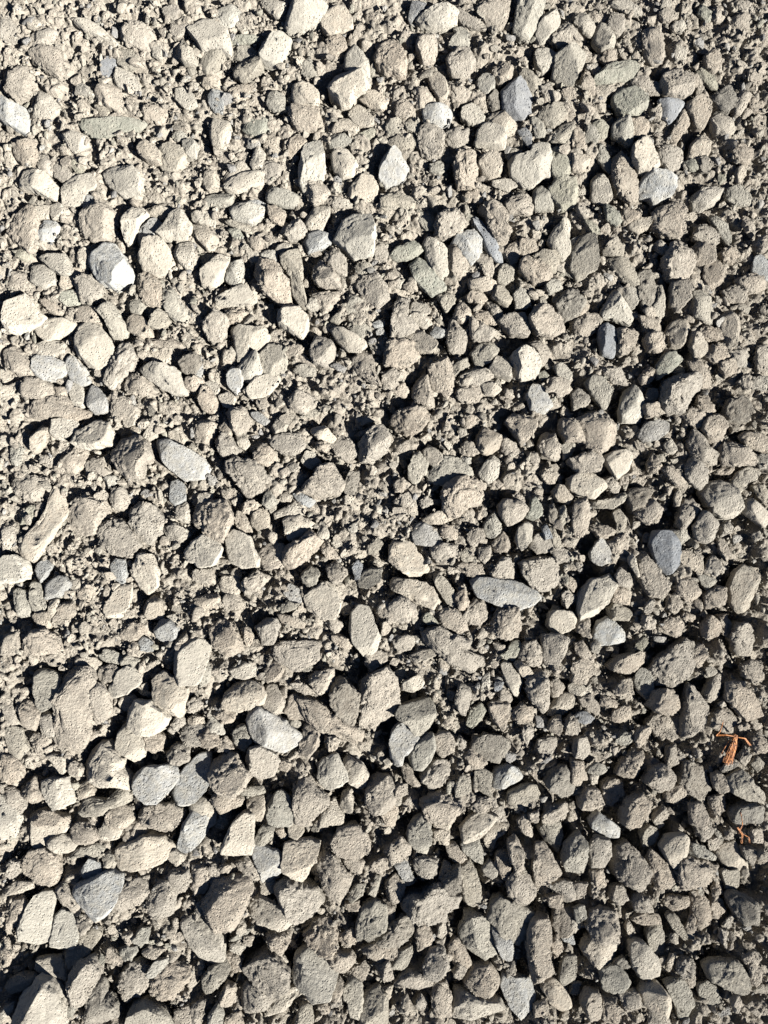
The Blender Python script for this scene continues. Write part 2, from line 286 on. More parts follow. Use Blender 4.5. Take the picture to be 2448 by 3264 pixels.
g+ 1641,92 1652,30 1659,-7 1733,-7 1729,37 1711,81 1689,111 1659,103;tall slab with a dark left half at the top edge
b+ 1202,553 1213,516 1224,483 1254,469 1283,502 1301,531 1283,564 1231,590;bright bluish white stone, top centre of the picture
t+ 907,1741 959,1719 988,1690 1025,1727 996,1763 966,1786 914,1815 907,1778;medium long slanting beige stone just below the wedge shaped cream stone split by a crack
c 192,590 214,561 288,546 302,590 273,609 251,646 199,642;medium chunky angular cream stone left of the broad flat speckled cream stone
g+ 848,2579 870,2542 892,2523 918,2549 933,2594 929,2638 855,2638;medium oblong upright grey stone left of the broad brownish slab
t+ 1246,1059 1254,985 1276,919 1305,948 1298,1000 1335,1037 1298,1059 1239,1077;medium oblong upright beige stone at the lower left of the grey green loaf shaped stone
t 81,1302 96,1280 170,1258 214,1273 229,1310 184,1324 89,1324;medium long flat beige stone at the upper left of the cream loaf shaped stone
t 66,2092 81,2040 103,2011 140,2011 170,2033 199,2070 170,2084 111,2088;medium oblong flat beige stone just below the bright white rounded stone at the left edge
w+ 826,166 833,129 855,114 900,100 929,111 914,155 907,184 878,199 833,192;bright cream block with a shaded left side, top left of the picture
t+ 785,2431 796,2394 833,2383 878,2402 885,2431 863,2475 826,2483 796,2461;medium chunky angular beige stone right of the large rounded pitted tan stone
t 1136,904 1195,860 1232,896 1239,948 1202,978 1165,948;chunky angular beige stone at the lower left of the flat grey green leaf shaped stone
t+ 1541,646 1608,653 1622,683 1615,712 1630,727 1615,771 1586,771 1563,719 1556,683 1534,668;medium oblong slanting beige stone at the upper right of the long thin blue grey sliver
c+ 1467,2648 1490,2618 1534,2596 1586,2604 1563,2648 1534,2677 1504,2703 1482,2685;medium oblong slanting cream stone right of the teardrop stone split between dark and pale faces
w+ 1814,1520 1851,1505 1895,1505 1925,1527 1939,1549 1902,1586 1851,1572 1814,1549;bright blocky stone with a greenish tint, middle right of the picture
t 2072,2759 2087,2722 2138,2759 2168,2810 2146,2840 2102,2840 2079,2803;medium oblong slanting beige stone right of the large speckled stone with a shaded upper side
t+ 1490,3150 1512,3098 1563,3098 1600,3142 1578,3186 1519,3179;rough crumbly clod, bottom right of the picture
t+ 1681,2202 1689,2151 1726,2129 1748,2166 1755,2217 1755,2254 1733,2269 1704,2239;tall smooth grey brown stone, lower right of the picture
t+ 1246,1336 1276,1299 1349,1299 1364,1336 1335,1369 1298,1380 1261,1365;medium chunky angular beige stone just above the pointed tan oval stone
g+ 1796,2744 1807,2700 1851,2663 1873,2692 1873,2781 1814,2781;oblong upright grey stone lower left of the bluish white stone with a bright right tip
g+ 243,2579 280,2549 332,2557 369,2520 398,2520 417,2538 398,2564 354,2579 317,2601 266,2601;grey loaf shaped stone, lower far left of the picture
g+ 2323,2498 2345,2475 2382,2457 2411,2505 2456,2542 2456,2571 2389,2549 2352,2534 2330,2520;broad grey stone with a pointed top near the right edge
t+ 1143,1417 1187,1365 1217,1361 1239,1395 1232,1431 1187,1468 1151,1461;medium oblong slanting beige stone at the upper left of the pointed tan oval stone
g+ 1147,3231 1165,3186 1202,3164 1232,3179 1232,3275 1151,3290;medium oblong upright grey stone just below the smooth black topped stone
c+ 2043,3172 2065,3142 2102,3150 2138,3186 2146,3223 2131,3246 2079,3231 2050,3201;smooth pale triangular stone with rounded corners, bottom far right of the picture
t+ 1696,992 1718,970 1755,978 1792,1015 1796,1044 1763,1066 1718,1059 1696,1022;large round tan stone, upper right of the picture
w+ 1984,1295 2006,1243 2028,1228 2057,1258 2065,1310 2050,1339 1984,1339;tall cream cone shaped stone, upper far right of the picture
t 369,2877 391,2825 421,2803 465,2818 465,2862 435,2891 384,2910;medium oblong slanting beige stone right of the pale blue flat oval stone
t+ 2079,2321 2116,2269 2168,2269 2175,2321 2168,2357 2131,2365 2094,2343;brown lumpy block beside the long shaded stone, lower far right of the picture
g+ 1298,2663 1320,2626 1349,2604 1372,2618 1375,2663 1364,2722 1349,2733 1320,2714 1305,2692;teardrop stone split between dark and pale faces, bottom centre of the picture
g 2131,3150 2183,3135 2227,3194 2205,3260 2175,3260 2161,3209;medium oblong upright grey stone right of the smooth pale triangular stone with rounded corners
t+ 1449,516 1467,487 1519,480 1523,553 1512,590 1460,590;oval upright beige stone at the lower left of the cream stone shaped like a trapezoid
d+ 2043,860 2057,845 2087,849 2091,874 2113,926 2102,963 2065,985 2050,948 2043,904;long upright dark brownish grey stone at the upper right of the white pyramid shaped stone
c+ 417,1815 443,1771 480,1771 498,1815 494,1867 465,1885 435,1867;medium oblong upright cream stone just below the round brown grey cobble
t 1571,1989 1593,1952 1652,1944 1659,1996 1656,2033 1622,2040 1586,2025 1567,2011;medium chunky angular beige stone just above the small pale green angular stone
t 1622,2810 1645,2788 1681,2795 1711,2840 1711,2869 1667,2899 1630,2862;medium rounded beige stone right of the upright bullet shaped stone with a dark top
g 822,1125 855,1092 892,1103 914,1140 907,1184 848,1192 826,1155;medium chunky angular grey stone at the lower right of the broad white saddle shaped stone
c+ 77,542 140,546 184,594 170,635 111,605 59,590;medium oblong flat cream stone just above the small round bluish stone
t 767,3179 782,3150 841,3164 863,3179 855,3223 789,3246 767,3216;angular beige stone lower left of the big pitted stone next to a black gap
c+ 1349,764 1372,742 1408,764 1423,786 1427,860 1408,874 1386,867 1364,815;long pale brick shaped stone, upper centre of the picture
t 435,874 446,856 505,889 513,974 480,974 454,955 432,904;medium oblong upright beige stone at the lower right of the large bluish white rounded block
c+ 2301,2736 2323,2700 2367,2700 2389,2744 2404,2781 2375,2799 2330,2781;pale rounded stone by the orange crumbs, bottom far right of the picture
t 1335,413 1364,395 1401,398 1416,435 1408,480 1372,502 1342,480;medium chunky angular beige stone at the upper right of the bright bluish white stone
w+ 597,2564 619,2549 649,2564 678,2594 678,2645 597,2645;medium wedge like whitish stone at the lower left of the large rounded pitted tan stone
w+ 1917,1000 1961,919 1972,911 1984,919 2006,948 2028,1015 2013,1026 1961,1000;white pyramid shaped stone, upper far right of the picture
c+ 553,671 598,683 612,727 590,764 524,756 505,742 531,705;wedge like cream stone at the upper left of the half dark half pale oval stone
t+ 1386,742 1397,690 1445,657 1475,671 1490,705 1460,742 1416,753;split tan stone with a black cleft, upper centre of the picture
v+ 1910,229 1939,196 1984,181 2028,184 2039,207 2020,236 1969,247 1917,251 1902,243;tilted grey green stone, top far right of the picture
t 1364,1155 1423,1147 1445,1192 1445,1243 1423,1258 1379,1228;medium oblong upright beige stone left of the small bright cream pebble
c+ 1327,52 1372,15 1427,11 1453,33 1449,63 1427,77 1379,81 1335,66;potato shaped cream stone near the top edge
v+ 1961,295 1976,273 2028,273 2057,295 2061,332 2028,358 1984,347 1965,317;faceted olive grey stone, top far right of the picture
c+ 1021,59 1040,22 1069,11 1106,11 1121,55 1121,81 1092,85 1047,96 1029,81;medium rounded cream stone left of the potato shaped cream stone near the top edge
t 37,1527 89,1513 148,1527 125,1594 66,1586 44,1564;angular beige stone at the upper left of the long cream diagonal ridge of crushed rock
c+ 2028,461 2057,424 2087,461 2105,516 2094,539 2039,539 2024,509;medium oblong upright cream stone at the upper right of the egg shaped sandy stone
t+ 2116,251 2131,221 2175,218 2209,243 2209,288 2183,302 2131,295 2116,273;medium chunky angular beige stone just above the dark slate wedge between pale knobbly stones
v+ 1755,590 1785,553 1836,561 1844,635 1799,653 1763,620;chunky angular grey green stone at the lower right of the large pale heart shaped stone
t 380,100 424,74 472,81 491,111 480,159 443,148 406,140 384,118;oblong flat beige stone at the upper right of the small dark blue grey hexagonal stone
c+ 885,1000 907,974 944,970 977,1007 974,1044 959,1070 922,1051 889,1033;squat cream cube with a rounded top, upper left of the picture
t 918,339 962,325 1010,332 1018,369 1003,406 959,406 929,384;medium chunky angular beige stone just above the tall pale leaf shaped stone
d+ 1777,948 1814,915 1851,911 1873,948 1851,992 1814,1007 1785,985;chunky angular dark brownish grey stone at the upper right of the large round tan stone
t 18,284 30,229 74,203 100,240 96,295 55,314;medium oblong upright beige stone in the top far left of the picture
w+ -15,1789 7,1778 44,1771 74,1786 92,1815 74,1845 37,1856 -15,1859;bright white rounded stone at the left edge
c+ 2109,2707 2131,2677 2183,2670 2201,2685 2198,2722 2175,2766 2153,2766 2124,2736;stone with a black face and a bright corner, bottom far right of the picture
b+ 1899,2033 1917,1989 1947,1966 1969,1981 1991,2011 2009,2033 1998,2048 1961,2051 1925,2059;white angular stone in front of a dark hollow, lower right of the picture
b 100,1133 155,1133 199,1155 207,1184 170,1206 125,1206 103,1177;medium oblong flat bluish grey stone left of the bluish oval stone
b+ 1438,771 1475,734 1519,727 1534,756 1534,801 1504,837 1482,815 1460,778;blue veined angular stone, upper right of the picture
t 288,2202 317,2180 347,2217 354,2247 339,2291 295,2313 288,2254;medium long upright beige stone right of the very large upright beige clod
t+ 1777,2936 1792,2913 1844,2913 1859,2965 1829,3002 1792,3009 1774,2973;medium chunky angular beige stone at the upper right of the tall pitted column like stone
b+ -11,306 37,317 66,332 85,369 85,406 74,417 37,398 -11,369;smooth blue and white stone cut by the left edge
v+ 1309,837 1335,823 1357,837 1394,882 1423,911 1401,930 1372,933 1327,889;grey green loaf shaped stone, upper centre of the picture
t 1349,3091 1372,3039 1416,3024 1431,3091 1394,3127 1349,3135;smallish oblong upright beige stone at the lower right of the smooth black topped stone
t 1519,18 1556,-7 1622,-7 1615,44 1593,89 1563,81 1534,44;smallish chunky angular beige stone right of the potato shaped cream stone near the top edge
t 92,162 140,148 184,159 196,207 196,251 162,229 125,203 100,192;smallish oblong slanting beige stone at the lower left of the long beige slab
g+ 199,3046 236,3009 273,2980 302,2976 302,3009 273,3046 221,3091 199,3083;long slanting grey stone lower right of the white egg shaped stone with a dark back
g 1917,3105 1976,3091 2013,3135 1984,3186 1932,3172;smallish chunky angular grey stone just below the beige stone shaped like a bowl
t+ 1984,2608 2006,2557 2050,2542 2079,2564 2072,2601 2043,2630 1991,2630;angular beige stone upper right of the bluish white stone with a bright right tip
d+ 2323,2862 2352,2847 2397,2869 2426,2891 2411,2936 2382,2950 2352,2921;oblong slanting dark brownish grey stone just below the pale rounded stone by the orange crumbs
g 502,461 539,446 572,469 598,502 561,535 516,546;smallish chunky angular grey stone at the upper right of the broad flat speckled cream stone
w+ 752,1169 782,1125 800,1103 819,1125 833,1192 822,1228 774,1206;oblong upright whitish stone at the upper right of the upright blue grey leaf shaped stone
t 826,1763 855,1734 907,1741 922,1786 885,1815 833,1815;smallish chunky angular beige stone right of the big smooth squared cobble
d+ 1748,2498 1770,2461 1807,2453 1844,2483 1829,2534 1792,2542 1755,2520;angular brownish stone upper right of the grey brown stone with a dark dusty top
t+ 1342,2483 1364,2446 1394,2428 1423,2431 1438,2453 1423,2483 1401,2520 1379,2527 1357,2505;pale stone with a shaded brown top, lower centre of the picture
c 354,1896 376,1867 413,1867 406,1933 384,1970 339,1970 332,1933;smallish oblong upright cream stone just below the crumbly tan clod
t 0,1118 37,1103 74,1125 96,1177 103,1203 59,1199 15,1162;smallish long slanting beige stone just below the broad white stone with a flat bottom
c 362,2173 376,2143 413,2129 435,2143 439,2180 406,2210 369,2225 339,2217 347,2188;smallish oblong slanting cream stone at the upper left of the pitted cream clod
t 2308,1417 2338,1409 2389,1424 2419,1454 2419,1479 2352,1476 2316,1476;rough tan block with a pitted top, middle far right of the picture
t 1733,2033 1785,2025 1814,2040 1799,2084 1777,2136 1740,2107;smallish chunky angular beige stone right of the small pale green angular stone
c+ 649,837 686,808 723,808 723,830 704,882 678,908 642,904 642,867;half dark half pale oval stone, upper left of the picture
g+ 1095,3201 1099,3157 1121,3131 1151,3142 1154,3201 1143,3260 1106,3246;long upright grey stone lower right of the large pale slab shaped like a broad arrowhead
c 682,955 723,926 767,896 804,930 819,955 760,970 708,970 678,963;long flat cream stone at the lower right of the half dark half pale oval stone
t 1379,3201 1386,3150 1423,3150 1438,3194 1438,3260 1386,3260;smallish long upright beige stone left of the beige brick shaped stone at the bottom edge
w+ 103,1040 151,1011 199,1015 240,1029 210,1059 148,1081 125,1066;white pointed oval pebble, upper far left of the picture
c 1117,572 1147,546 1184,553 1202,590 1195,627 1128,627 1114,609;smallish chunky angular cream stone at the lower left of the bright bluish white stone
d+ 2345,2586 2389,2564 2448,2579 2448,2630 2352,2630;oval flat dark brownish grey stone just above the pale rounded stone by the orange crumbs
w+ 1755,756 1777,719 1807,683 1822,683 1825,712 1814,756 1829,782 1799,819 1777,793;tall pale stone with a split top, upper right of the picture
t 240,896 258,871 295,882 325,911 317,948 266,967 240,930;smallish chunky angular beige stone at the lower left of the large bluish white rounded block
g+ 1309,2416 1335,2372 1357,2343 1379,2343 1386,2387 1364,2439 1349,2461 1320,2453;smallish long upright grey stone right of the large pale blue white stone below it
c+ 1055,487 1073,457 1114,480 1136,516 1128,553 1092,561 1062,535;smallish oblong upright cream stone right of the tall pale leaf shaped stone
g 513,919 531,893 553,926 575,963 601,996 590,1026 553,1015 524,978;long upright grey stone at the lower left of the half dark half pale oval stone
g+ 398,3268 421,3216 457,3201 509,3231 546,3275 553,3305 398,3305;grey domed stone half in shadow at the bottom edge
c 310,2655 339,2604 406,2596 384,2648 362,2692 317,2685;smallish oblong slanting cream stone just below the grey loaf shaped stone
c+ 1752,1996 1763,1952 1836,1952 1851,1981 1836,2003 1807,2025 1770,2018;smallish chunky angular cream stone just below the big flat squarish tan stone
t 1239,1933 1276,1904 1327,1933 1327,1977 1239,1985;smallish chunky angular beige stone at the lower left of the long dusty beige stone
t+ 2198,314 2242,299 2279,310 2275,354 2249,395 2227,391 2201,347;smallish chunky angular beige stone right of the dark slate wedge between pale knobbly stones
c+ 1733,3172 1755,3142 1785,3150 1814,3179 1829,3223 1799,3246 1763,3216;smallish oval slanting cream stone right of the blue white mottled stone near the bottom edge
g+ 1622,2571 1637,2534 1674,2512 1718,2512 1729,2542 1711,2571 1667,2586;grey brown stone with a dark dusty top, lower right of the picture
t 2205,1417 2220,1372 2249,1380 2264,1424 2293,1439 2293,1476 2257,1476 2220,1454;smallish oblong slanting beige stone left of the rough tan block with a pitted top
t 59,1228 81,1206 125,1203 166,1228 162,1254 111,1269 59,1262;smallish oblong flat beige stone at the lower left of the bluish oval stone
t+ 2072,2254 2094,2210 2138,2202 2161,2217 2175,2254 2146,2276 2102,2276;smallish chunky angular beige stone at the lower right of the pale blue white pointed stone
g+ 310,985 332,959 362,974 384,1015 402,1037 398,1066 354,1074 339,1022 317,1000;smallish oblong slanting grey stone at the upper right of the tall rounded white boulder
t 855,1402 900,1380 959,1380 970,1424 937,1446 892,1439;smallish oblong flat beige stone left of the flat pink beige hexagonal stone
c -15,2542 7,2542 37,2579 55,2616 44,2660 15,2682 -15,2682;large smooth tan stone cut by the left edge
t 2212,1682 2249,1631 2293,1668 2286,1719 2234,1734;angular beige stone at the lower right of the upright stone with a dark left face
c+ 841,3246 870,3201 922,3164 966,3164 966,3186 929,3201 900,3246 855,3260;long slanting cream stone lower right of the big pitted stone next to a black gap
t+ 653,1015 671,985 708,1007 723,1022 701,1088 667,1092 649,1051;smallish oblong upright beige stone at the upper left of the broad white saddle shaped stone
c+ 384,683 413,660 457,668 472,683 439,712 421,764 398,775 391,727;smallish oblong upright cream stone just below the broad flat speckled cream stone
t 1158,3032 1232,3002 1261,3017 1269,3046 1224,3083 1180,3061;smallish chunky angular beige stone at the lower left of the smooth black topped stone
c+ 929,258 959,251 999,266 1018,295 1007,325 937,328;wedge like cream stone lower right of the bright cream block with a shaded left side
t+ 2345,2025 2367,1989 2404,1996 2419,2048 2404,2092 2367,2084;oblong upright beige stone upper right of the tall leaning stone with a black left side
t+ 2065,2498 2079,2453 2131,2446 2161,2483 2138,2520 2109,2527;angular beige stone lower right of the pointed brown stone with a black left slope
t 1836,1594 1873,1586 1888,1645 1866,1697 1843,1719 1829,1675;smallish long upright beige stone at the lower left of the dark backed boat shaped stone
d+ 2323,1317 2338,1265 2382,1262 2411,1302 2389,1339 2330,1339;chunky angular dark brownish grey stone just above the rough tan block with a pitted top
c+ 704,590 745,557 804,539 837,542 833,575 789,590 745,605 704,601;flat oval cream stone overlapping its twin, top left of the picture
b 1346,347 1386,332 1423,325 1442,362 1438,391 1394,398 1349,380;smallish chunky angular bluish grey stone at the lower left of the round pitted tan clod
t 1121,1140 1165,1118 1202,1147 1187,1169 1202,1199 1224,1228 1165,1206 1128,1169;long slanting beige stone at the lower right of the crescent wedge with one black face
t+ 1976,2475 1991,2439 2035,2387 2050,2387 2057,2439 2043,2483 2020,2490;pointed brown stone with a black left slope, lower far right of the picture
c 782,1236 819,1199 885,1192 892,1214 848,1258 796,1265;smallish oblong flat cream stone right of the upright blue grey leaf shaped stone
t 1880,2722 1902,2677 1947,2685 1954,2736 1932,2766 1895,2773;smallish chunky angular beige stone just below the bluish white stone with a bright right tip
t+ 1947,2121 1984,2099 2050,2084 2079,2092 2057,2121 2020,2151 1976,2143 1954,2136;smallish long flat beige stone at the upper left of the pale blue white pointed stone
t+ 1593,1608 1608,1590 1637,1594 1667,1601 1685,1623 1667,1653 1622,1675 1600,1645;brown heart shaped stone, middle right of the picture
t+ 988,1114 1010,1066 1055,1088 1069,1118 1047,1162 1003,1155;chunky angular beige stone at the lower left of the crescent wedge with one black face
c+ 1707,107 1722,66 1744,26 1770,18 1788,37 1785,74 1755,107 1726,129;smallish long upright cream stone at the upper left of the tilted grey green stone
s 1497,690 1534,690 1563,727 1586,756 1608,830 1593,834 1556,793 1534,734;long thin blue grey sliver, upper right of the picture
t 2057,81 2087,74 2105,118 2116,177 2087,192 2065,177 2054,125;smallish long upright beige stone at the upper right of the tilted grey green stone
c+ 1928,1454 1961,1439 2013,1431 2020,1476 2006,1498 1976,1527 1954,1490;smallish chunky angular cream stone just above the dark backed boat shaped stone
t+ 1434,184 1453,159 1493,162 1512,192 1497,229 1475,247 1445,236 1431,210;round pitted tan clod, top centre of the picture
c+ 1515,446 1534,384 1556,384 1593,402 1615,435 1608,461 1556,450;cream stone shaped like a trapezoid, top right of the picture
g 2205,926 2242,919 2264,941 2282,1000 2271,1029 2220,1000 2220,970;smallish oblong upright grey stone at the lower right of the large brown dusted cobble
v 1766,465 1799,465 1833,509 1814,553 1777,561 1759,524;smallish chunky angular grey green stone right of the large pale heart shaped stone
g 1217,620 1268,612 1305,620 1335,646 1327,664 1217,664;smallish long flat grey stone just below the bright bluish white stone
c+ 1095,2431 1114,2424 1151,2446 1173,2475 1165,2512 1143,2527 1114,2505 1099,2468;smooth cream stone right of the dark topped one, lower centre of the picture
t+ 1615,1343 1637,1317 1696,1328 1711,1358 1681,1395 1667,1413 1645,1380;smallish chunky angular beige stone at the lower left of the rough flat blue grey piece
t+ 2264,2321 2286,2284 2323,2261 2352,2276 2360,2313 2345,2343 2301,2335;smallish wedge like beige stone right of the tall leaning stone with a black left side
g 0,2335 22,2321 59,2328 66,2365 81,2394 59,2424 22,2402;oblong upright grey stone lower left of the smooth beige stone against the upright clod
t+ 996,845 1021,815 1036,852 1062,860 1088,882 1084,911 1047,908 1010,904 996,874;smallish oblong slanting beige stone right of the long bent grey stone
w+ 114,812 162,797 199,801 221,837 229,867 192,874 162,852
t+ 1593,1022 1622,1000 1674,992 1696,1037 1681,1066 1630,1059
g+ 634,3142 664,3098 708,3076 726,3105 693,3150 656,3186
t+ 1814,1468 1873,1439 1902,1428 1921,1461 1910,1498 1858,1505
c+ 325,2623 354,2579 384,2571 406,2586 417,2616 398,2645 332,2645
w+ 89,3094 103,3076 177,3065 199,3098 207,3135 162,3120 111,3116;white brick shaped stone, bottom far left of the picture
g+ 1729,2655 1755,2618 1792,2633 1803,2677 1785,2729 1755,2707
t 2102,461 2131,450 2183,472 2183,516 2146,535 2109,509
t 299,295 325,266 365,269 387,314 395,347 369,350 325,325
b+ 1571,2498 1586,2461 1622,2446 1659,2461 1674,2490 1645,2505 1608,2520 1582,2512;bluish stone with a white lower edge
t 2220,2869 2249,2854 2271,2891 2279,2950 2242,2973 2220,2928
w+ 730,653 767,638 841,653 833,683 796,701 745,694
w 675,55 693,22 734,7 763,26 767,48 745,70 723,92 686,74
t -7,2409 30,2416 59,2439 66,2490 30,2505 -7,2498
d+ 2271,295 2338,258 2356,288 2352,314 2330,350 2301,343 2279,321
t 826,2254 841,2195 870,2188 900,2239 896,2276 863,2284
g+ 2079,3002 2087,2965 2124,2965 2135,3017 2138,3061 2116,3083 2094,3054
t+ 959,2365 966,2321 996,2313 1021,2335 1010,2380 981,2416 944,2402
c+ 900,1653 944,1638 996,1668 996,1675 951,1712 922,1719 907,1690;wedge shaped cream stone split by a crack
c 2308,1029 2316,1000 2338,985 2367,1007 2367,1051 2345,1103 2316,1074
w+ 1106,155 1128,140 1158,166 1176,203 1176,232 1147,232 1099,207
t+ 1438,1015 1460,1022 1475,1044 1490,1051 1482,1103 1460,1125 1431,1110 1427,1066
t 52,2261 81,2232 118,2254 118,2298 103,2328 66,2321 52,2291
t 41,443 74,432 111,454 111,516 66,513 41,487
t 1217,2520 1246,2527 1261,2564 1268,2594 1254,2638 1217,2638
t+ 1829,1015 1873,992 1910,992 1921,1015 1888,1059 1836,1066
t+ 1656,2092 1674,2055 1711,2044 1733,2070 1744,2099 1726,2121 1696,2125 1667,2107
c 96,845 125,834 162,852 173,904 148,919 96,896
c 225,52 277,55 343,100 376,140 339,133 280,103 229,70;long beige slab, top far left of the picture
w+ 962,708 977,690 999,646 1051,646 1047,683 1025,727 1003,727
w+ 664,413 682,365 723,376 734,406 723,443 708,465 675,450
t 1460,1192 1519,1169 1578,1177 1556,1214 1482,1236
t+ 1519,1395 1541,1358 1571,1372 1600,1387 1593,1424 1556,1446 1526,1431
g 1932,823 1961,815 2006,823 2028,860 2043,889 2035,911 1998,889
t+ 1313,1236 1349,1192 1372,1206 1386,1288 1364,1291 1324,1273
t 671,2557 693,2527 745,2534 767,2557 752,2579 693,2605
t+ 811,2003 841,1974 878,1974 889,2011 870,2055 833,2055
b 1320,1697 1327,1668 1364,1668 1394,1697 1416,1730 1372,1738 1327,1730
t 2161,1837 2198,1830 2227,1867 2242,1896 2205,1926 2168,1889
t 1394,1981 1401,1944 1460,1944 1482,1981 1490,2003 1467,2018 1423,1996
b+ 1571,2973 1600,2965 1630,3009 1648,3054 1637,3080 1608,3068 1586,3024
t 384,1221 413,1192 465,1206 494,1243 465,1258 406,1251
t+ 1976,1037 2020,1044 2039,1066 2013,1118 1976,1136 1969,1096
g+ 1873,1214 1902,1184 1925,1206 1950,1236 1947,1288 1928,1295 1895,1251
g 1752,428 1799,384 1836,376 1844,435 1814,454 1763,443
t 2257,1328 2301,1313 2319,1350 2308,1402 2271,1402 2249,1365
t+ 1663,826 1689,823 1740,845 1763,860 1748,889 1711,896 1667,860
b 1685,1258 1704,1221 1733,1228 1748,1258 1763,1288 1740,1310 1696,1302;rough flat blue grey piece, upper right of the picture
c 103,339 118,284 155,302 184,336 170,358 133,373 103,362
t 184,1454 229,1428 266,1431 269,1476 236,1505 199,1490
c+ 2135,1051 2153,1015 2190,1007 2209,1022 2205,1044 2179,1096 2153,1099
g 1715,362 1740,336 1799,317 1814,332 1799,369 1763,391 1726,384
t+ 1482,1941 1519,1915 1549,1926 1556,1963 1534,1992 1475,1985
c 151,1336 221,1328 243,1350 229,1372 192,1398 170,1395 155,1372
t 605,2766 656,2773 664,2818 642,2858 605,2854
b+ 1884,2633 1917,2604 1947,2626 1987,2655 1984,2681 1958,2685 1910,2663;bluish white stone with a bright right tip, bottom right of the picture
t 516,2803 546,2781 590,2781 605,2832 553,2854 531,2832
t+ 2168,1675 2190,1586 2220,1594 2249,1623 2212,1668 2198,1682;upright stone with a dark left face, middle far right of the picture
t+ 1563,2254 1586,2232 1622,2239 1633,2269 1608,2328 1578,2313
g+ 1504,1118 1534,1081 1563,1081 1589,1110 1563,1147 1526,1166
t+ 1335,111 1357,100 1386,111 1394,155 1383,188 1349,192 1331,148
c+ 1055,1044 1092,1044 1128,1066 1169,1092 1143,1118 1106,1110 1077,1088;crescent wedge with one black face
t+ 89,2608 125,2586 162,2594 207,2608 221,2630 111,2638
t 1224,2714 1276,2677 1313,2707 1298,2736 1239,2766
t 1427,778 1453,775 1482,815 1497,837 1467,882 1438,860
c+ 1290,1066 1335,1048 1394,1088 1401,1110 1372,1118 1327,1110
t+ 715,1313 745,1299 782,1299 796,1328 782,1365 752,1380 730,1350
t 214,2663 236,2633 273,2626 310,2677 273,2692 229,2696
t 1313,2759 1349,2736 1401,2751 1394,2803 1349,2810
t 1611,649 1637,620 1681,612 1704,635 1696,671 1608,671
t 1766,111 1777,81 1818,66 1836,92 1836,148 1796,144 1766,125
s+ 1913,1044 1939,1022 1961,1037 1972,1066 1961,1125 1925,1118;dark grey green block facing the shadow, upper right of the picture
d+ 1998,1601 2020,1557 2065,1549 2094,1564 2057,1608 2028,1631
t+ 981,2158 1025,2136 1062,2132 1062,2173 1047,2202 1018,2210 996,2188
g+ 1383,1845 1394,1826 1423,1845 1445,1881 1467,1926 1453,1948 1423,1918 1397,1881;slim pointed two tone stone, middle centre of the picture
t 7,2943 22,2884 59,2869 74,2906 44,2958 7,2980
c 354,221 384,207 421,229 443,280 421,291 369,266
t 981,926 1055,926 1084,911 1084,941 1055,978 1025,1000 1018,970
t 1033,808 1069,778 1095,815 1106,867 1062,860 1025,837
t 2257,830 2286,815 2316,845 2308,889 2271,911 2249,874
t 2190,1498 2212,1461 2249,1483 2264,1527 2242,1557 2205,1535
c 1552,365 1586,347 1615,347 1648,387 1645,406 1615,424 1578,391
g+ 848,609 863,583 907,601 951,612 937,649 848,635
t+ 1785,1365 1799,1332 1836,1343 1873,1380 1873,1402 1807,1402
t+ 1722,1417 1733,1380 1770,1380 1785,1417 1796,1461 1770,1461 1733,1446
t+ 1858,3201 1880,3172 1917,3179 1921,3260 1880,3260
c 557,782 612,771 627,837 590,860 561,823
b+ 144,1859 162,1837 199,1837 221,1859 207,1889 170,1907 140,1907
b 2043,1380 2072,1343 2102,1336 2138,1343 2131,1372 2102,1398 2065,1402
c+ 2212,620 2227,601 2279,590 2308,598 2301,627 2249,653 2220,653
t 1055,1409 1092,1380 1128,1409 1136,1446 1106,1468 1069,1439
c 103,1103 140,1081 199,1085 192,1118 148,1140 103,1133
t 354,1302 369,1265 406,1262 435,1302 406,1332 358,1332
c 1600,2121 1615,2107 1630,2114 1645,2143 1670,2166 1667,2202 1652,2225 1630,2202 1615,2166;long cream pillar shaped stone, lower right of the picture
t 1984,3157 2035,3172 2057,3223 2006,3246 1984,3201
t 922,1280 944,1243 996,1258 1003,1295 959,1317 929,1310
g+ 2035,2180 2050,2143 2072,2132 2091,2166 2094,2202 2094,2225 2079,2239 2057,2225;pale blue white pointed stone, lower far right of the picture
c 605,705 642,712 693,756 675,789 656,793 627,756 605,734
c+ 140,2700 155,2677 192,2666 229,2677 236,2700 214,2722 170,2725 148,2718;small smooth oval cream stone, bottom far left of the picture
t+ 568,2335 590,2313 627,2309 649,2335 642,2372 590,2380
s 2102,310 2138,306 2175,306 2186,325 2161,362 2138,387 2113,362 2116,332;dark slate wedge between pale knobbly stones
c+ 1895,561 1917,539 1939,561 1954,620 1932,635 1891,620
b+ 269,1265 284,1225 310,1236 332,1265 339,1306 288,1313
g+ 741,207 767,192 826,184 833,214 811,229 774,255 745,232
t 118,2321 133,2276 148,2269 170,2284 192,2321 184,2350 148,2350;smooth beige stone against the upright clod, lower far left of the picture
w+ 1899,111 1906,74 1921,52 1947,81 1969,111 1958,140 1928,148 1913,133
b+ 1888,1763 1925,1708 1943,1727 1961,1786 1925,1800 1895,1786;pale green triangular stone, middle right of the picture
b+ 199,1155 214,1125 236,1140 266,1177 277,1214 251,1221 221,1206 210,1177;bluish oval stone, upper far left of the picture
c+ 1010,2623 1040,2586 1062,2557 1084,2594 1092,2630 1010,2645
b+ 432,727 450,708 487,686 509,705 502,742 457,764 432,764
c 785,2549 833,2542 841,2586 826,2623 782,2623
b+ 970,764 981,734 1018,727 1055,742 1051,764 1018,786 981,797
t 1829,2114 1873,2099 1895,2143 1873,2180 1829,2173
g- 2330,590 2367,579 2411,612 2404,642 2352,642 2323,620
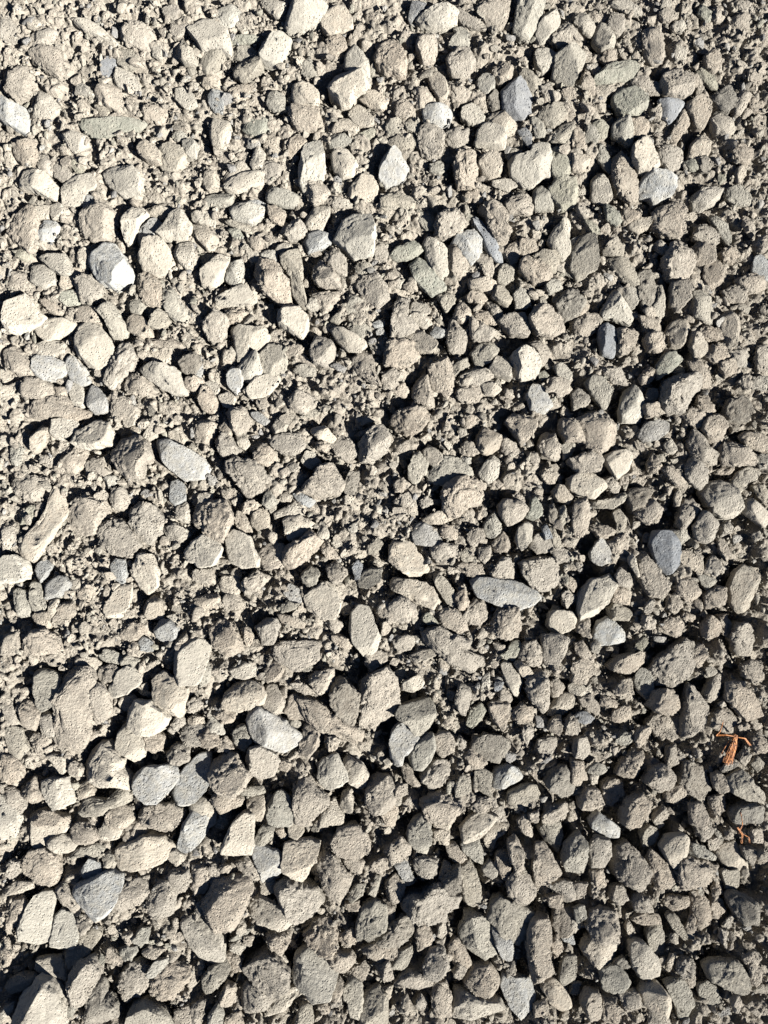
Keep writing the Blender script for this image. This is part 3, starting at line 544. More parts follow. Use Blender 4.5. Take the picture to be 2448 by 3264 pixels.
c+ 432,450 454,435 487,457 513,491 509,520 465,509 439,480
w+ 1755,2276 1777,2239 1807,2217 1844,2217 1836,2261 1799,2284 1763,2287
t 981,583 1010,568 1047,590 1040,627 996,649 974,612
t+ 1932,2512 1961,2498 1998,2505 1998,2549 1954,2579 1936,2549
c+ 395,1022 421,996 450,1007 472,1037 480,1066 446,1074 413,1051
v 782,376 826,362 863,380 859,406 819,428 774,406
g 1659,207 1681,203 1711,236 1733,251 1718,295 1689,288 1663,243
c+ 1541,2663 1578,2633 1622,2633 1622,2655 1586,2685 1578,2722 1556,2707
t 1434,3039 1460,3002 1482,3039 1504,3083 1497,3105 1453,3091
t 1254,3150 1298,3105 1372,3135 1372,3157 1298,3157
v+ 1242,808 1268,782 1320,767 1342,771 1353,793 1320,815 1261,823;flat grey green leaf shaped stone, upper centre of the picture
c 612,1911 656,1896 686,1896 701,1918 678,1948 627,1959
g 369,148 417,148 439,184 413,210 380,214 362,184
v+ 2094,1169 2131,1118 2153,1118 2183,1140 2153,1169 2109,1203;thin tilted grey plate, upper far right of the picture
g+ 1961,391 1976,365 2006,369 2024,406 2020,457 1991,435 1961,421
t 1364,1749 1408,1734 1453,1734 1464,1763 1438,1786 1394,1786
t+ 2231,712 2264,705 2286,719 2301,756 2279,778 2257,764 2220,756
t+ 678,1402 708,1380 745,1402 767,1431 745,1450 701,1446
t+ 2150,896 2183,893 2205,919 2198,948 2168,985 2146,963
w+ 2349,1527 2375,1498 2404,1479 2437,1505 2419,1527 2389,1535 2375,1572 2360,1564;white crescent stone, middle far right of the picture
c+ 1364,229 1401,221 1427,251 1431,302 1401,310 1379,273
g+ 1305,1498 1320,1446 1335,1435 1349,1454 1364,1476 1357,1505 1327,1535 1305,1520;pointed tan oval stone, middle centre of the picture
c+ 1530,487 1556,480 1586,498 1600,528 1586,553 1556,553 1530,524
t+ 1383,2365 1401,2335 1431,2343 1449,2372 1445,2402 1416,2416 1394,2402
t -7,2040 30,2011 55,2018 59,2077 30,2088 -7,2088
t 612,1380 634,1336 686,1350 686,1380 656,1406 619,1402
c 2268,362 2293,350 2330,376 2356,409 2330,421 2293,421 2279,398
c+ 2205,491 2220,435 2257,406 2271,435 2264,480 2234,494
g 2242,3164 2271,3146 2301,3172 2316,3209 2286,3231 2249,3201
c+ 450,1933 480,1896 509,1918 509,1970 450,1977
t+ 1851,2549 1873,2520 1910,2527 1925,2571 1888,2594 1858,2579
t 89,100 148,92 181,103 162,133 118,151 89,129
t 1759,2840 1792,2818 1844,2832 1844,2877 1807,2884
b+ 487,2011 509,1974 539,1981 561,2003 553,2033 524,2048 494,2033
t 2352,882 2411,867 2456,889 2441,919 2397,926 2360,896
t+ 623,1258 645,1221 671,1243 693,1288 675,1310 642,1302
g 634,181 656,159 701,155 712,177 693,207 656,225 638,207
t+ 2212,778 2242,767 2279,786 2279,823 2249,837 2212,823
g 1471,2696 1526,2677 1541,2722 1541,2766 1512,2751 1482,2722
g+ 0,3164 30,3127 74,3113 103,3127 74,3157 22,3183
c 192,432 229,413 273,428 273,457 236,487 207,454
t+ 763,1859 819,1822 855,1841 819,1881 774,1896
t -7,48 30,52 59,81 63,111 30,125 -7,111
c 207,1206 251,1221 266,1273 243,1317 221,1280
g 1231,435 1268,421 1313,424 1331,450 1298,472 1239,461
t 443,339 480,317 520,325 524,362 502,380 457,369
t 170,2840 192,2818 221,2862 251,2899 229,2917 184,2884
g+ 1704,808 1740,789 1777,797 1792,823 1777,852 1748,852
g+ 1512,2512 1519,2468 1549,2457 1571,2475 1563,2512 1571,2549 1541,2534
t+ 903,2269 914,2232 937,2221 966,2247 959,2298 922,2298
t 2028,1631 2079,1586 2116,1623 2072,1668
g+ 1792,3135 1807,3068 1844,3068 1844,3127 1807,3164
t 1586,2744 1608,2714 1630,2736 1637,2803 1608,2810 1586,2781
t 1231,2825 1261,2803 1290,2840 1276,2884 1239,2891
t+ 369,2677 406,2626 435,2626 465,2663 413,2685 384,2685
c+ 1114,358 1121,332 1136,321 1173,343 1195,387 1173,395 1136,384
g 642,620 693,609 737,612 737,649 642,649
d+ 1408,2818 1431,2781 1467,2766 1467,2832 1445,2862
g+ 1143,1837 1180,1808 1217,1808 1210,1852 1173,1874 1143,1867
t 2220,2618 2264,2604 2279,2663 2257,2700 2231,2670
g+ 30,1889 44,1874 74,1889 89,1959 52,1970
t 1453,2239 1467,2188 1497,2188 1504,2225 1482,2291 1467,2276
t 1696,1741 1704,1704 1740,1697 1770,1734 1763,1756 1718,1763
c+ 2367,1387 2389,1369 2448,1380 2485,1409 2471,1439 2397,1417
g 1431,133 1453,103 1445,74 1475,74 1497,103 1493,133 1453,159
w+ 1475,339 1497,314 1526,328 1545,362 1534,384 1497,380 1471,365
t+ 811,1439 833,1409 863,1431 885,1461 855,1483 819,1476 808,1461
g+ 89,1852 118,1867 140,1933 125,1959 96,1948
c+ 1556,1177 1586,1133 1608,1122 1630,1155 1630,1199 1578,1184
t+ 1622,2685 1645,2670 1667,2714 1670,2766 1645,2781 1626,2729
t 1563,1830 1608,1778 1637,1786 1637,1845 1593,1845
t 1453,1243 1519,1214 1534,1243 1526,1273 1475,1280
t 15,874 59,860 89,882 81,911 44,926 15,904
t+ 528,2409 546,2380 583,2376 598,2394 590,2431 561,2442 535,2431
c 1578,1963 1593,1933 1630,1941 1652,1959 1645,1992 1586,1992
t 236,978 273,967 302,985 325,1033 280,1022 243,1015
t+ 2257,2217 2279,2173 2308,2151 2316,2195 2293,2247 2264,2239
t+ 1047,3076 1069,3039 1114,3054 1128,3068 1099,3105 1062,3098
g+ 1541,1690 1556,1653 1586,1627 1604,1660 1597,1697 1571,1712 1549,1704
c 1143,302 1173,280 1224,291 1235,310 1224,339 1195,336 1165,317
c+ 2378,1623 2393,1575 2426,1608 2471,1645 2448,1679 2411,1653;slanting beige block, middle far right of the picture
c 2172,1756 2205,1756 2249,1786 2242,1826 2190,1800 2172,1786
t 2271,1096 2323,1088 2330,1133 2293,1155 2257,1133
w+ 564,140 579,114 598,148 623,166 627,196 605,203 583,199 561,166
w 546,273 575,266 612,288 623,317 605,332 583,332 553,302
t 2257,1896 2293,1867 2323,1881 2316,1926 2264,1941
t 2198,1147 2234,1140 2264,1192 2271,1221 2234,1228 2220,1184
g 199,2744 236,2714 295,2700 317,2714 310,2744 258,2736 214,2751
t -7,2520 30,2512 59,2534 70,2571 52,2594 15,2564
w+ 1530,1505 1549,1476 1574,1446 1593,1468 1589,1513 1563,1535 1541,1520
t 1040,133 1047,103 1077,92 1099,111 1106,140 1062,162 1040,155
t 516,1682 553,1668 590,1690 605,1704 561,1730 531,1719
w+ 723,837 745,830 767,815 771,856 763,889 737,904 715,882
c+ 1711,162 1718,144 1763,140 1777,155 1763,192 1737,214 1718,192
t+ 1740,2608 1763,2579 1807,2571 1814,2608 1785,2630 1740,2630
t 1165,2070 1232,2084 1232,2107 1180,2143 1165,2114
c 708,561 723,535 771,502 808,539 760,553 715,575
t 2017,243 2057,236 2120,262 2116,288 2065,280 2028,266
b 114,730 133,697 166,697 184,719 162,756 133,760 118,753;small round bluish stone, upper far left of the picture
t+ 1033,3135 1062,3113 1092,3142 1084,3194 1047,3186
g 1239,3091 1261,3046 1313,3032 1313,3076 1283,3098
t 170,1299 243,1299 280,1306 273,1324 221,1339 184,1328
g+ 1707,590 1733,579 1763,627 1770,653 1711,653
b+ 719,1188 737,1162 767,1184 771,1221 745,1258 723,1225;upright blue grey leaf shaped stone, upper left of the picture
c 1497,885 1541,874 1578,889 1593,911 1571,926 1504,911
t 350,1557 384,1557 406,1586 398,1616 362,1631 347,1594
t 2330,52 2360,37 2393,44 2389,81 2367,111 2338,89
t 1416,432 1453,395 1497,406 1493,435 1467,454 1431,446
t+ 2382,2129 2411,2114 2441,2114 2445,2173 2419,2180 2389,2158
t+ 848,2995 870,2973 914,2987 914,3017 892,3046 863,3024
w+ 1645,1719 1659,1682 1681,1660 1700,1682 1696,1719 1667,1752 1652,1741;almond shaped white stone, middle right of the picture
w 2094,896 2124,911 2131,955 2124,1007 2102,1011 2079,985 2113,933
g 1106,1037 1143,1000 1173,1022 1180,1044 1151,1077 1128,1059
t 1324,295 1335,273 1372,277 1379,310 1364,336 1335,343 1320,325
t+ 2205,2571 2242,2564 2264,2608 2249,2638 2212,2630
t 1829,2431 1866,2439 1880,2490 1843,2512 1829,2505
c 719,288 745,266 789,255 808,269 771,310 745,317
t 1217,1188 1254,1169 1283,1192 1261,1228 1239,1240 1217,1228
t 2138,432 2161,384 2183,343 2201,358 2198,395 2161,446
d+ 564,1155 590,1133 627,1125 638,1155 612,1192 575,1177
c 730,2136 760,2114 804,2121 819,2151 782,2166 745,2158
t 2116,1490 2146,1476 2175,1498 2201,1527 2190,1549 2161,1542
t+ 896,727 914,705 948,690 974,727 959,745 922,756
t 1954,1889 1984,1859 2020,1896 2013,1926 1961,1926
t 2102,2003 2146,1974 2183,1981 2190,2003 2168,2033 2131,2018
t+ 450,2350 465,2335 516,2350 509,2387 480,2402 457,2387
b 539,1542 553,1527 583,1546 583,1594 561,1616 539,1594
c+ 697,1859 708,1837 745,1837 767,1874 752,1896 708,1889
t 2334,461 2371,446 2408,480 2389,516 2352,502
t 1836,2350 1880,2357 1888,2394 1866,2424 1836,2416
t 1829,933 1866,933 1888,963 1880,985 1829,1000
t 1755,1199 1814,1206 1825,1243 1785,1258 1755,1236
c 203,852 247,845 251,860 229,882 243,896 199,919 181,896
b 343,1811 358,1782 395,1793 398,1837 384,1863 358,1845
g 737,148 767,133 796,136 819,166 808,184 774,184 741,166
t 1947,1727 1998,1701 2017,1749 1991,1767 1958,1763
t 2338,1096 2389,1110 2389,1155 2360,1169 2330,1125
c 369,1299 435,1299 435,1350 391,1354
t 1925,3194 1976,3216 1984,3275 1932,3275
c -7,1221 22,1221 52,1254 44,1280 0,1302
t 273,1461 317,1457 325,1490 354,1498 332,1520 295,1498 266,1513
t 2043,1000 2102,1000 2109,1051 2094,1062 2057,1044
g 1099,974 1121,930 1165,963 1154,992 1121,1000 1099,989
c 1984,919 2028,904 2050,919 2043,963 2013,978 1998,941
t 380,2011 413,1989 450,1996 450,2025 413,2048 384,2033
t+ 1567,207 1608,196 1637,207 1630,243 1593,255 1574,236
c 1047,395 1077,373 1106,369 1143,398 1128,421 1092,406 1062,413
c+ 2205,1059 2220,1051 2249,1088 2264,1110 2234,1136 2220,1133 2205,1088
t+ 1637,2276 1667,2247 1704,2261 1696,2298 1659,2306 1630,2298
t 1327,2995 1349,2950 1372,2980 1379,3024 1335,3039
t 833,516 863,502 892,524 885,553 855,572 833,553
g+ 737,2343 752,2321 774,2321 796,2365 774,2398 745,2372
t 0,1675 37,1668 44,1719 22,1749 0,1741
g 627,2129 642,2099 671,2129 664,2173 627,2195
t 1482,2416 1504,2394 1534,2416 1556,2439 1534,2461 1497,2453
t 1261,317 1313,310 1324,339 1298,369 1261,362
t 1512,1059 1526,1015 1563,1044 1586,1051 1563,1077 1512,1081
t 2212,1299 2249,1313 2249,1358 2220,1358 2175,1313
b+ 251,2781 280,2744 310,2759 317,2788 280,2810 258,2803
t 752,2759 782,2736 804,2766 826,2810 796,2810 760,2781
t+ 1829,1243 1851,1228 1888,1258 1880,1280 1836,1306
c+ 796,1645 826,1620 848,1631 855,1675 819,1690 800,1668
g+ 852,288 878,280 900,295 911,339 870,343 852,325
c 1829,483 1884,487 1880,524 1866,546 1829,531
t+ 2020,2884 2050,2854 2079,2877 2087,2913 2043,2921
t 2308,919 2352,904 2389,919 2382,955 2330,948
t+ 2234,1302 2242,1251 2271,1254 2286,1302 2264,1332
t 1246,2048 1290,2025 1320,2033 1313,2070 1268,2084
t+ 1040,1808 1069,1793 1103,1815 1106,1830 1069,1867 1055,1845
t+ 2135,2542 2161,2512 2198,2520 2205,2542 2168,2571 2138,2564
t+ 66,2542 81,2505 100,2483 111,2512 125,2534 111,2564 89,2564
t 841,2136 878,2107 907,2129 885,2166 855,2180
g+ 1891,1586 1925,1601 1984,1572 2009,1564 1998,1594 1961,1616 1902,1616;dark backed boat shaped stone, middle right of the picture
g+ 2275,683 2293,675 2330,705 2345,742 2338,775 2308,734
t 2234,1059 2257,1029 2301,1037 2308,1074 2271,1085
t 1449,15 1467,18 1501,48 1538,66 1556,85 1512,81 1475,66 1456,44
g+ 1947,1941 1976,1926 2020,1948 2013,1977 1961,1977
t+ 2279,2557 2323,2542 2330,2579 2293,2616 2275,2608
c 1836,30 1866,37 1902,70 1891,100 1866,89 1836,66
t 2028,2950 2057,2921 2116,2936 2124,2958 2065,2965
t 1851,258 1873,207 1899,243 1899,288 1873,295
t 1431,251 1467,266 1501,280 1482,310 1445,310 1431,288
t 1217,2884 1261,2906 1254,2950 1217,2973
g 2308,2788 2367,2788 2367,2840 2330,2847
g+ 2057,2663 2079,2644 2109,2655 2102,2707 2065,2714
t 1460,1815 1475,1793 1534,1800 1549,1837 1504,1837
t+ 693,3194 715,3150 741,3157 745,3194 730,3223 701,3216
g 1327,660 1349,660 1379,683 1394,697 1386,727 1357,719 1327,683
c+ 103,1387 125,1354 148,1365 140,1409 111,1446 100,1431
t+ 2249,1996 2279,1966 2308,1989 2301,2025 2257,2033
g 1453,2520 1467,2483 1497,2475 1508,2520 1482,2542 1453,2542
v 2231,207 2257,199 2286,229 2305,273 2279,266 2242,243
b 656,295 678,277 708,284 704,347 678,343 664,321
c 1445,2626 1423,2663 1386,2648 1379,2604 1416,2604
t 1608,801 1630,771 1659,753 1663,793 1652,823 1630,834
t 1184,771 1202,760 1232,771 1232,823 1195,830
v 162,933 214,919 240,919 243,963 207,967
g+ 476,1007 494,981 528,992 535,1022 509,1044 480,1037
t 457,1081 531,1074 572,1088 575,1103 516,1103 457,1096
t 1504,2579 1534,2549 1578,2549 1586,2579 1534,2597
t+ 708,3061 737,3046 767,3068 760,3105 737,3113 715,3091
t 2013,369 2057,362 2072,398 2057,421 2028,424
c 826,-7 918,-7 907,26 885,48 863,37
c+ 1342,1653 1394,1631 1416,1627 1445,1653 1408,1668 1364,1668
t 1095,3127 1128,3098 1165,3083 1180,3105 1158,3135 1114,3135
w+ 1641,933 1659,911 1681,919 1693,963 1681,978 1648,978
t 1961,2840 1998,2832 2013,2877 1976,2899 1954,2869
g+ 808,2685 833,2641 870,2648 863,2677 833,2707 811,2700
t+ 2057,1074 2079,1055 2109,1066 2120,1096 2109,1114 2072,1110
t+ 302,2158 317,2129 354,2118 369,2136 354,2166 325,2180
t 96,2343 148,2350 155,2372 118,2409 100,2387
g+ 1925,801 1954,749 1969,756 1995,786 1984,812
c 229,2520 266,2498 288,2527 280,2564 243,2557
c+ 796,516 815,446 841,480 837,531 804,531
v+ 1490,2313 1504,2269 1534,2247 1556,2269 1534,2298 1512,2321
t 2124,2891 2146,2869 2205,2877 2212,2899 2161,2913
c+ 1349,1431 1372,1417 1416,1450 1401,1476 1379,1479 1357,1461
t+ 627,2350 656,2328 686,2350 693,2372 664,2387 627,2372
w 1821,2188 1843,2177 1888,2195 1902,2210 1880,2228 1821,2210
c 236,2099 258,2092 295,2099 310,2118 299,2136 266,2140 240,2121
t 1943,44 1961,26 1995,37 1995,74 1976,96 1950,74
t 1880,1675 1925,1668 1969,1690 1961,1712 1917,1712
t+ 1726,2365 1777,2357 1777,2387 1755,2416 1718,2402
c+ 988,1369 1010,1354 1036,1358 1069,1395 1055,1409 1010,1395;flat pink beige hexagonal stone, middle centre of the picture
w+ 1523,243 1549,218 1574,243 1578,266 1549,291 1530,273
g+ 1571,941 1578,911 1608,908 1637,941 1622,967 1593,955
t 1092,2751 1128,2736 1158,2759 1151,2795 1114,2788
c 0,2847 37,2821 89,2821 89,2843 37,2858 0,2862
g 1044,435 1062,417 1099,421 1128,443 1084,457 1055,465
t 1998,646 2043,668 2046,697 1998,705 1984,668
d+ 1095,1542 1114,1505 1143,1505 1140,1542 1128,1579 1106,1572
t 1917,1177 1984,1169 2006,1221 1961,1214
b 1254,2759 1298,2751 1313,2803 1335,2818 1290,2818
t+ 2279,2921 2286,2877 2316,2884 2330,2921 2308,2943 2286,2943
t+ 2249,177 2279,151 2301,166 2301,199 2279,221 2257,207
t 1829,387 1858,406 1866,461 1829,480
c+ 2360,295 2382,280 2400,302 2389,332 2360,354 2341,339
c 450,1387 480,1336 502,1306 502,1350 487,1395 465,1406
v 1681,1645 1696,1594 1711,1579 1737,1623 1726,1645 1704,1653
t+ 2168,3083 2190,3065 2216,3076 2223,3105 2198,3127 2168,3113
g+ 2205,2692 2242,2700 2286,2736 2286,2751 2249,2736 2205,2729
v 59,1645 89,1608 118,1616 103,1656 74,1675 55,1668
v+ 1593,2088 1622,2084 1637,2048 1670,2044 1667,2077 1645,2107 1615,2103;small pale green angular stone, lower right of the picture
t+ 745,1638 767,1623 789,1660 796,1690 767,1693 745,1675
g 26,1424 52,1413 70,1431 59,1461 66,1490 44,1490 30,1468
t 1693,1088 1740,1081 1755,1133 1726,1162 1718,1118
t 236,1896 273,1867 310,1874 295,1904 258,1926
c 140,2409 170,2402 199,2416 207,2446 184,2475 170,2446
g 1910,446 1932,457 1954,509 1950,542 1925,516 1906,480
t+ 1571,1734 1608,1693 1633,1730 1615,1756 1578,1756
g+ 1593,852 1608,834 1641,841 1637,882 1608,896 1589,882
t+ 1445,1007 1467,955 1497,970 1504,1000 1475,1022
c+ 1081,2579 1092,2534 1114,2527 1125,2557 1121,2594 1092,2601
g 1231,376 1276,369 1283,398 1268,428 1231,417
t 1501,808 1541,808 1574,837 1571,874 1549,874 1534,837
g+ 1961,1631 1984,1616 2006,1653 1998,1697 1969,1704 1976,1668
g+ 962,1830 985,1804 1014,1819 1007,1859 981,1867 962,1856
t 911,465 929,432 959,417 974,443 944,472 922,491
t 1504,992 1534,978 1586,1015 1593,1029 1571,1029 1519,1015
t 1490,1719 1504,1682 1541,1682 1545,1719 1512,1741
t 878,1952 951,1974 974,1989 959,2003 907,1996
t+ 2279,2475 2308,2468 2330,2505 2338,2520 2308,2534 2286,2512
t 229,2943 273,2921 280,2958 243,3002
t+ 848,660 870,646 907,675 900,712 863,697
w+ 1276,2202 1290,2177 1335,2151 1349,2173 1346,2195 1313,2202;small white flat triangular stone, lower centre of the picture
t+ 2212,2077 2249,2055 2264,2092 2242,2129 2220,2114
c 642,671 664,668 686,697 678,716 642,705 612,697 612,675
b 255,627 288,609 310,635 302,664 258,664
b+ 111,1800 133,1778 155,1800 140,1837 122,1856 103,1830
c 1316,598 1346,587 1368,609 1368,635 1335,646 1316,627
t 159,524 177,505 214,535 221,553 192,572 166,546
g 1799,823 1829,793 1844,815 1844,874 1814,860
w 642,2328 664,2291 701,2306 708,2343 671,2343
g+ 2135,2936 2150,2921 2175,2943 2198,2995 2198,3017 2168,2987
t+ 1663,756 1704,753 1718,793 1681,808 1663,793
t+ 1427,2707 1453,2700 1475,2729 1490,2751 1453,2762 1431,2736
c+ 870,1631 922,1608 937,1597 951,1616 959,1638 907,1638 874,1653
c+ 1770,1564 1785,1542 1807,1549 1829,1579 1818,1605 1785,1594
t 0,2247 30,2239 44,2284 52,2313 15,2306
g+ 306,2095 328,2073 354,2077 380,2099 380,2121 354,2118 325,2110
c 1965,2202 1991,2173 2020,2166 2020,2210 1998,2225 1969,2217
t 1836,2055 1866,2048 1895,2092 1902,2121 1866,2099 1843,2084
w+ 2009,708 2043,690 2087,686 2079,712 2043,734 2013,719
g 1866,398 1888,384 1917,424 1902,450 1869,443
s 317,192 339,170 362,184 365,214 336,236 317,225;small dark blue grey hexagonal stone, top far left of the picture
w 476,1110 516,1103 542,1133 516,1155 480,1140
t 708,1926 715,1896 752,1896 767,1926 745,1944 723,1948
t 1851,2225 1888,2217 1917,2261 1910,2284 1866,2254
t 1969,2269 2013,2254 2020,2291 1984,2313 1961,2298
t 107,494 136,483 162,516 155,550 114,528
c 1902,288 1939,262 1991,243 2002,258 1961,280 1917,302
w+ 1770,1162 1799,1151 1829,1177 1818,1214 1792,1206
t 542,59 583,59 598,74 568,111 546,118
c+ 1294,1007 1327,992 1364,1000 1379,1022 1357,1037 1313,1022
w+ 465,3109 494,3068 535,3061 524,3098 487,3120
b 903,1889 922,1863 951,1881 959,1926 929,1926
t 546,3238 590,3223 620,3246 612,3282 553,3282
b 2411,860 2419,815 2441,804 2463,823 2463,882 2419,874
t 1556,2601 1608,2579 1615,2630 1563,2630
t 715,978 760,978 782,992 752,1022 723,1022
c+ 96,1963 140,1952 155,1989 148,2003 118,2007 107,1989
t 2138,2394 2168,2380 2175,2439 2153,2461 2138,2439
b 605,1125 634,1133 642,1177 627,1199 605,1192
t 2249,1822 2279,1771 2319,1811 2293,1830
t 605,3216 649,3201 642,3260 605,3290
w+ 911,2655 929,2633 951,2633 962,2663 959,2677 937,2692 914,2674
t+ 1796,2313 1822,2284 1844,2298 1844,2343 1807,2343
t 1401,2818 1416,2759 1445,2773 1445,2825
c 1379,2655 1438,2655 1438,2700 1401,2700
c 638,247 656,225 693,236 701,266 671,277 645,262
t 553,1616 590,1608 612,1660 583,1660 553,1645
c 1305,2092 1342,2077 1372,2070 1394,2084 1357,2107 1320,2114
g+ 2153,1690 2198,1690 2212,1712 2175,1745 2157,1719
t 1608,1395 1645,1409 1659,1439 1630,1454 1600,1431
t -7,3002 15,3002 30,3046 22,3083 -7,3098
c+ 1305,978 1320,955 1357,963 1368,985 1349,1000 1309,1000
t+ 1840,1989 1866,1963 1884,1974 1880,2011 1891,2033 1866,2025 1843,2011
t 1763,1756 1785,1741 1829,1763 1822,1786 1785,1793
c 457,653 516,653 546,668 509,690 472,679
g 962,196 985,170 1003,207 1010,232 981,236 959,221
c 369,2232 413,2217 428,2232 413,2269 384,2269
g+ 369,3046 398,3024 435,3032 413,3068 384,3076
t 2138,1896 2168,1896 2190,1933 2161,1955 2138,1933
c 1939,-7 2006,-7 2046,15 2050,37 2006,30
c 1759,1963 1777,1933 1807,1941 1814,1977 1763,1985
c 642,575 656,546 686,546 697,583 664,601
w+ 575,450 590,435 627,454 620,494 598,491 579,472
t 118,948 148,941 184,978 192,1003 155,992
g+ 1394,933 1431,926 1453,941 1445,970 1423,985
t 2057,1288 2109,1280 2131,1310 2072,1324
t 612,1815 664,1815 671,1837 656,1859 619,1852
w+ 955,1461 977,1435 999,1442 1018,1468 992,1490 974,1483
t 1888,2788 1925,2773 1939,2832 1902,2832
v 1895,380 1925,369 1947,391 1939,421 1910,428
c 162,3142 199,3135 207,3194 184,3209
t 184,1933 214,1918 236,1955 214,1970 177,1970
t 1925,166 1939,140 1969,133 1980,155 1972,181 1939,184
g+ 937,3268 959,3216 988,3223 996,3282 944,3297
g 1128,830 1158,823 1187,845 1165,874 1136,867
t+ 1283,2453 1305,2446 1320,2483 1342,2512 1313,2512 1287,2490
c 92,44 140,37 177,52 162,74 111,66
t 2301,1155 2345,1140 2360,1177 2323,1199
t 2397,3083 2434,3098 2434,3135 2404,3164
t+ 1549,963 1563,952 1600,985 1608,1022 1586,1022
t 1077,2995 1121,2973 1136,3009 1092,3032
t 2375,3061 2404,3039 2434,3054 2426,3091 2389,3083
t+ 1482,933 1504,922 1541,926 1552,948 1534,963 1497,955
c 833,435 870,417 889,469 878,480 841,457
b 760,635 804,623 848,638 833,653 760,653
g+ 421,3002 443,2965 469,2965 465,3009 435,3024
c 236,801 266,786 288,812 273,849 251,837
t 671,2276 708,2269 745,2276 737,2306 701,2306
t 2057,2453 2072,2416 2116,2439 2109,2461 2072,2468
t 2105,30 2138,15 2164,33 2161,48 2124,66 2109,48
s 1829,2291 1858,2273 1888,2276 1902,2295 1888,2309 1851,2309
t+ 1652,2626 1681,2604 1696,2641 1707,2677 1674,2663
g 1693,362 1711,362 1740,398 1740,424 1711,424
t 1401,1690 1423,1668 1460,1690 1453,1719 1416,1712
t 2198,2980 2220,2921 2234,2943 2227,3002 2205,3002
v 726,111 767,103 804,100 822,114 796,125 737,129
c 826,2818 870,2818 878,2847 833,2869
t+ 2028,2357 2043,2328 2072,2321 2079,2335 2057,2372 2043,2387
t 2426,1096 2456,1096 2456,1169 2426,1169 2419,1140
t 1726,1505 1755,1483 1781,1505 1777,1535 1748,1535
c 1567,568 1630,561 1652,583 1622,598 1578,583
t+ 583,1206 620,1195 649,1214 620,1243 590,1228
t+ 2308,1966 2338,1966 2349,2003 2338,2033 2316,2018
s+ 1301,55 1313,-7 1360,-7 1349,22 1324,44 1309,59
t+ 1759,2180 1785,2166 1807,2195 1792,2225 1770,2225
t+ 1969,1837 1984,1808 2013,1837 2013,1867 1976,1867
g 708,690 745,694 789,716 804,734 796,745 760,723 723,708
g 929,1169 966,1155 1003,1169 996,1192 951,1192
v+ 1932,646 1961,660 1984,697 1969,712 1939,697
c 524,2736 553,2714 583,2744 561,2773 531,2751
t 516,18 553,4 575,30 553,52 528,52
c+ 1641,2118 1659,2107 1689,2129 1704,2158 1681,2169 1659,2143
g 1752,1682 1766,1675 1792,1719 1796,1763 1777,1756
c 774,782 796,775 826,793 822,823 796,823 778,808
w+ 826,808 841,789 870,793 885,830 870,837 833,823
t 1836,2832 1880,2825 1866,2869 1829,2884
t+ 2301,801 2338,778 2360,801 2345,830 2316,823
t 1254,1594 1298,1572 1320,1586 1313,1616 1268,1608
g 760,2520 833,2512 841,2534 796,2542 767,2542
t+ 11,2766 30,2751 52,2759 52,2788 30,2810 11,2795
t 664,2759 686,2766 697,2803 693,2825 664,2825
d 1556,306 1578,277 1597,288 1600,332 1571,336
w+ 1538,1221 1578,1214 1600,1236 1578,1258 1549,1251;small bright cream pebble, upper right of the picture
t 922,2177 951,2177 996,2202 1018,2221 981,2217 937,2199
t 1711,3223 1748,3201 1748,3260 1711,3260
t 2389,314 2419,295 2448,314 2434,343 2404,339
t 2411,2350 2448,2357 2456,2402 2411,2402
g 1106,2869 1128,2832 1165,2825 1151,2862 1121,2884
w+ 1541,2781 1563,2755 1586,2773 1593,2795 1571,2814 1549,2795
g 406,963 435,941 457,970 443,992 413,992
c 151,646 199,646 207,668 162,694
g+ 664,3246 686,3201 708,3246 701,3290 664,3290
c 863,1350 885,1324 914,1350 907,1372 870,1376
d 2231,498 2260,487 2279,509 2268,539 2242,539
t 1670,2357 1674,2313 1696,2309 1704,2350 1681,2387
t+ 2072,1476 2094,1439 2116,1483 2109,1505 2079,1498
g 1287,384 1313,362 1342,395 1327,417 1298,406
g+ 1796,1417 1829,1402 1844,1417 1829,1446 1803,1461
g 1239,2180 1268,2136 1290,2129 1290,2158 1268,2180 1246,2195
c 907,2604 981,2604 959,2626 914,2641
s 1652,406 1681,391 1696,421 1696,461 1667,435
t 1475,1409 1504,1402 1526,1439 1497,1450 1475,1439
c+ 693,1258 723,1243 745,1265 737,1295 708,1288
c 483,122 505,118 516,155 509,184 483,170
t 1726,273 1755,258 1774,288 1763,314 1740,310
t+ 771,1608 789,1594 819,1601 819,1631 796,1638 771,1627
c 30,3282 44,3201 66,3164 59,3231 52,3290
c 1007,1719 1018,1668 1033,1660 1047,1704 1036,1723
t+ 1748,2328 1770,2291 1792,2284 1792,2328 1785,2343
t 531,2328 553,2291 575,2284 583,2313 546,2343
t 1180,2759 1232,2736 1232,2781 1187,2781
g 1372,516 1408,502 1423,531 1401,550 1372,539
t 2404,2655 2448,2655 2448,2700 2411,2692
t+ 1021,1741 1040,1723 1062,1756 1084,1778 1040,1778
b 432,2048 450,2033 480,2048 480,2077 443,2077
t 325,3046 347,3032 376,3068 384,3083 347,3083
t+ 1456,1896 1482,1881 1493,1918 1482,1948 1467,1948
c 2079,3231 2124,3238 2146,3275 2079,3282
w+ 974,970 996,930 1025,955 1018,974 996,985
t+ 2293,1719 2316,1719 2330,1763 2319,1793 2301,1763
t 782,756 804,749 833,756 841,778 811,793 796,778
t 689,2380 708,2354 726,2365 741,2391 723,2402 693,2398
t 2389,214 2426,214 2437,251 2411,258 2389,236
t 855,1490 885,1476 907,1498 892,1520 870,1527
b 929,1572 959,1572 1003,1594 981,1612 951,1601
t+ 1040,2350 1069,2350 1084,2365 1058,2402 1040,2387
w+ 229,280 251,255 273,269 295,299 266,295 232,291
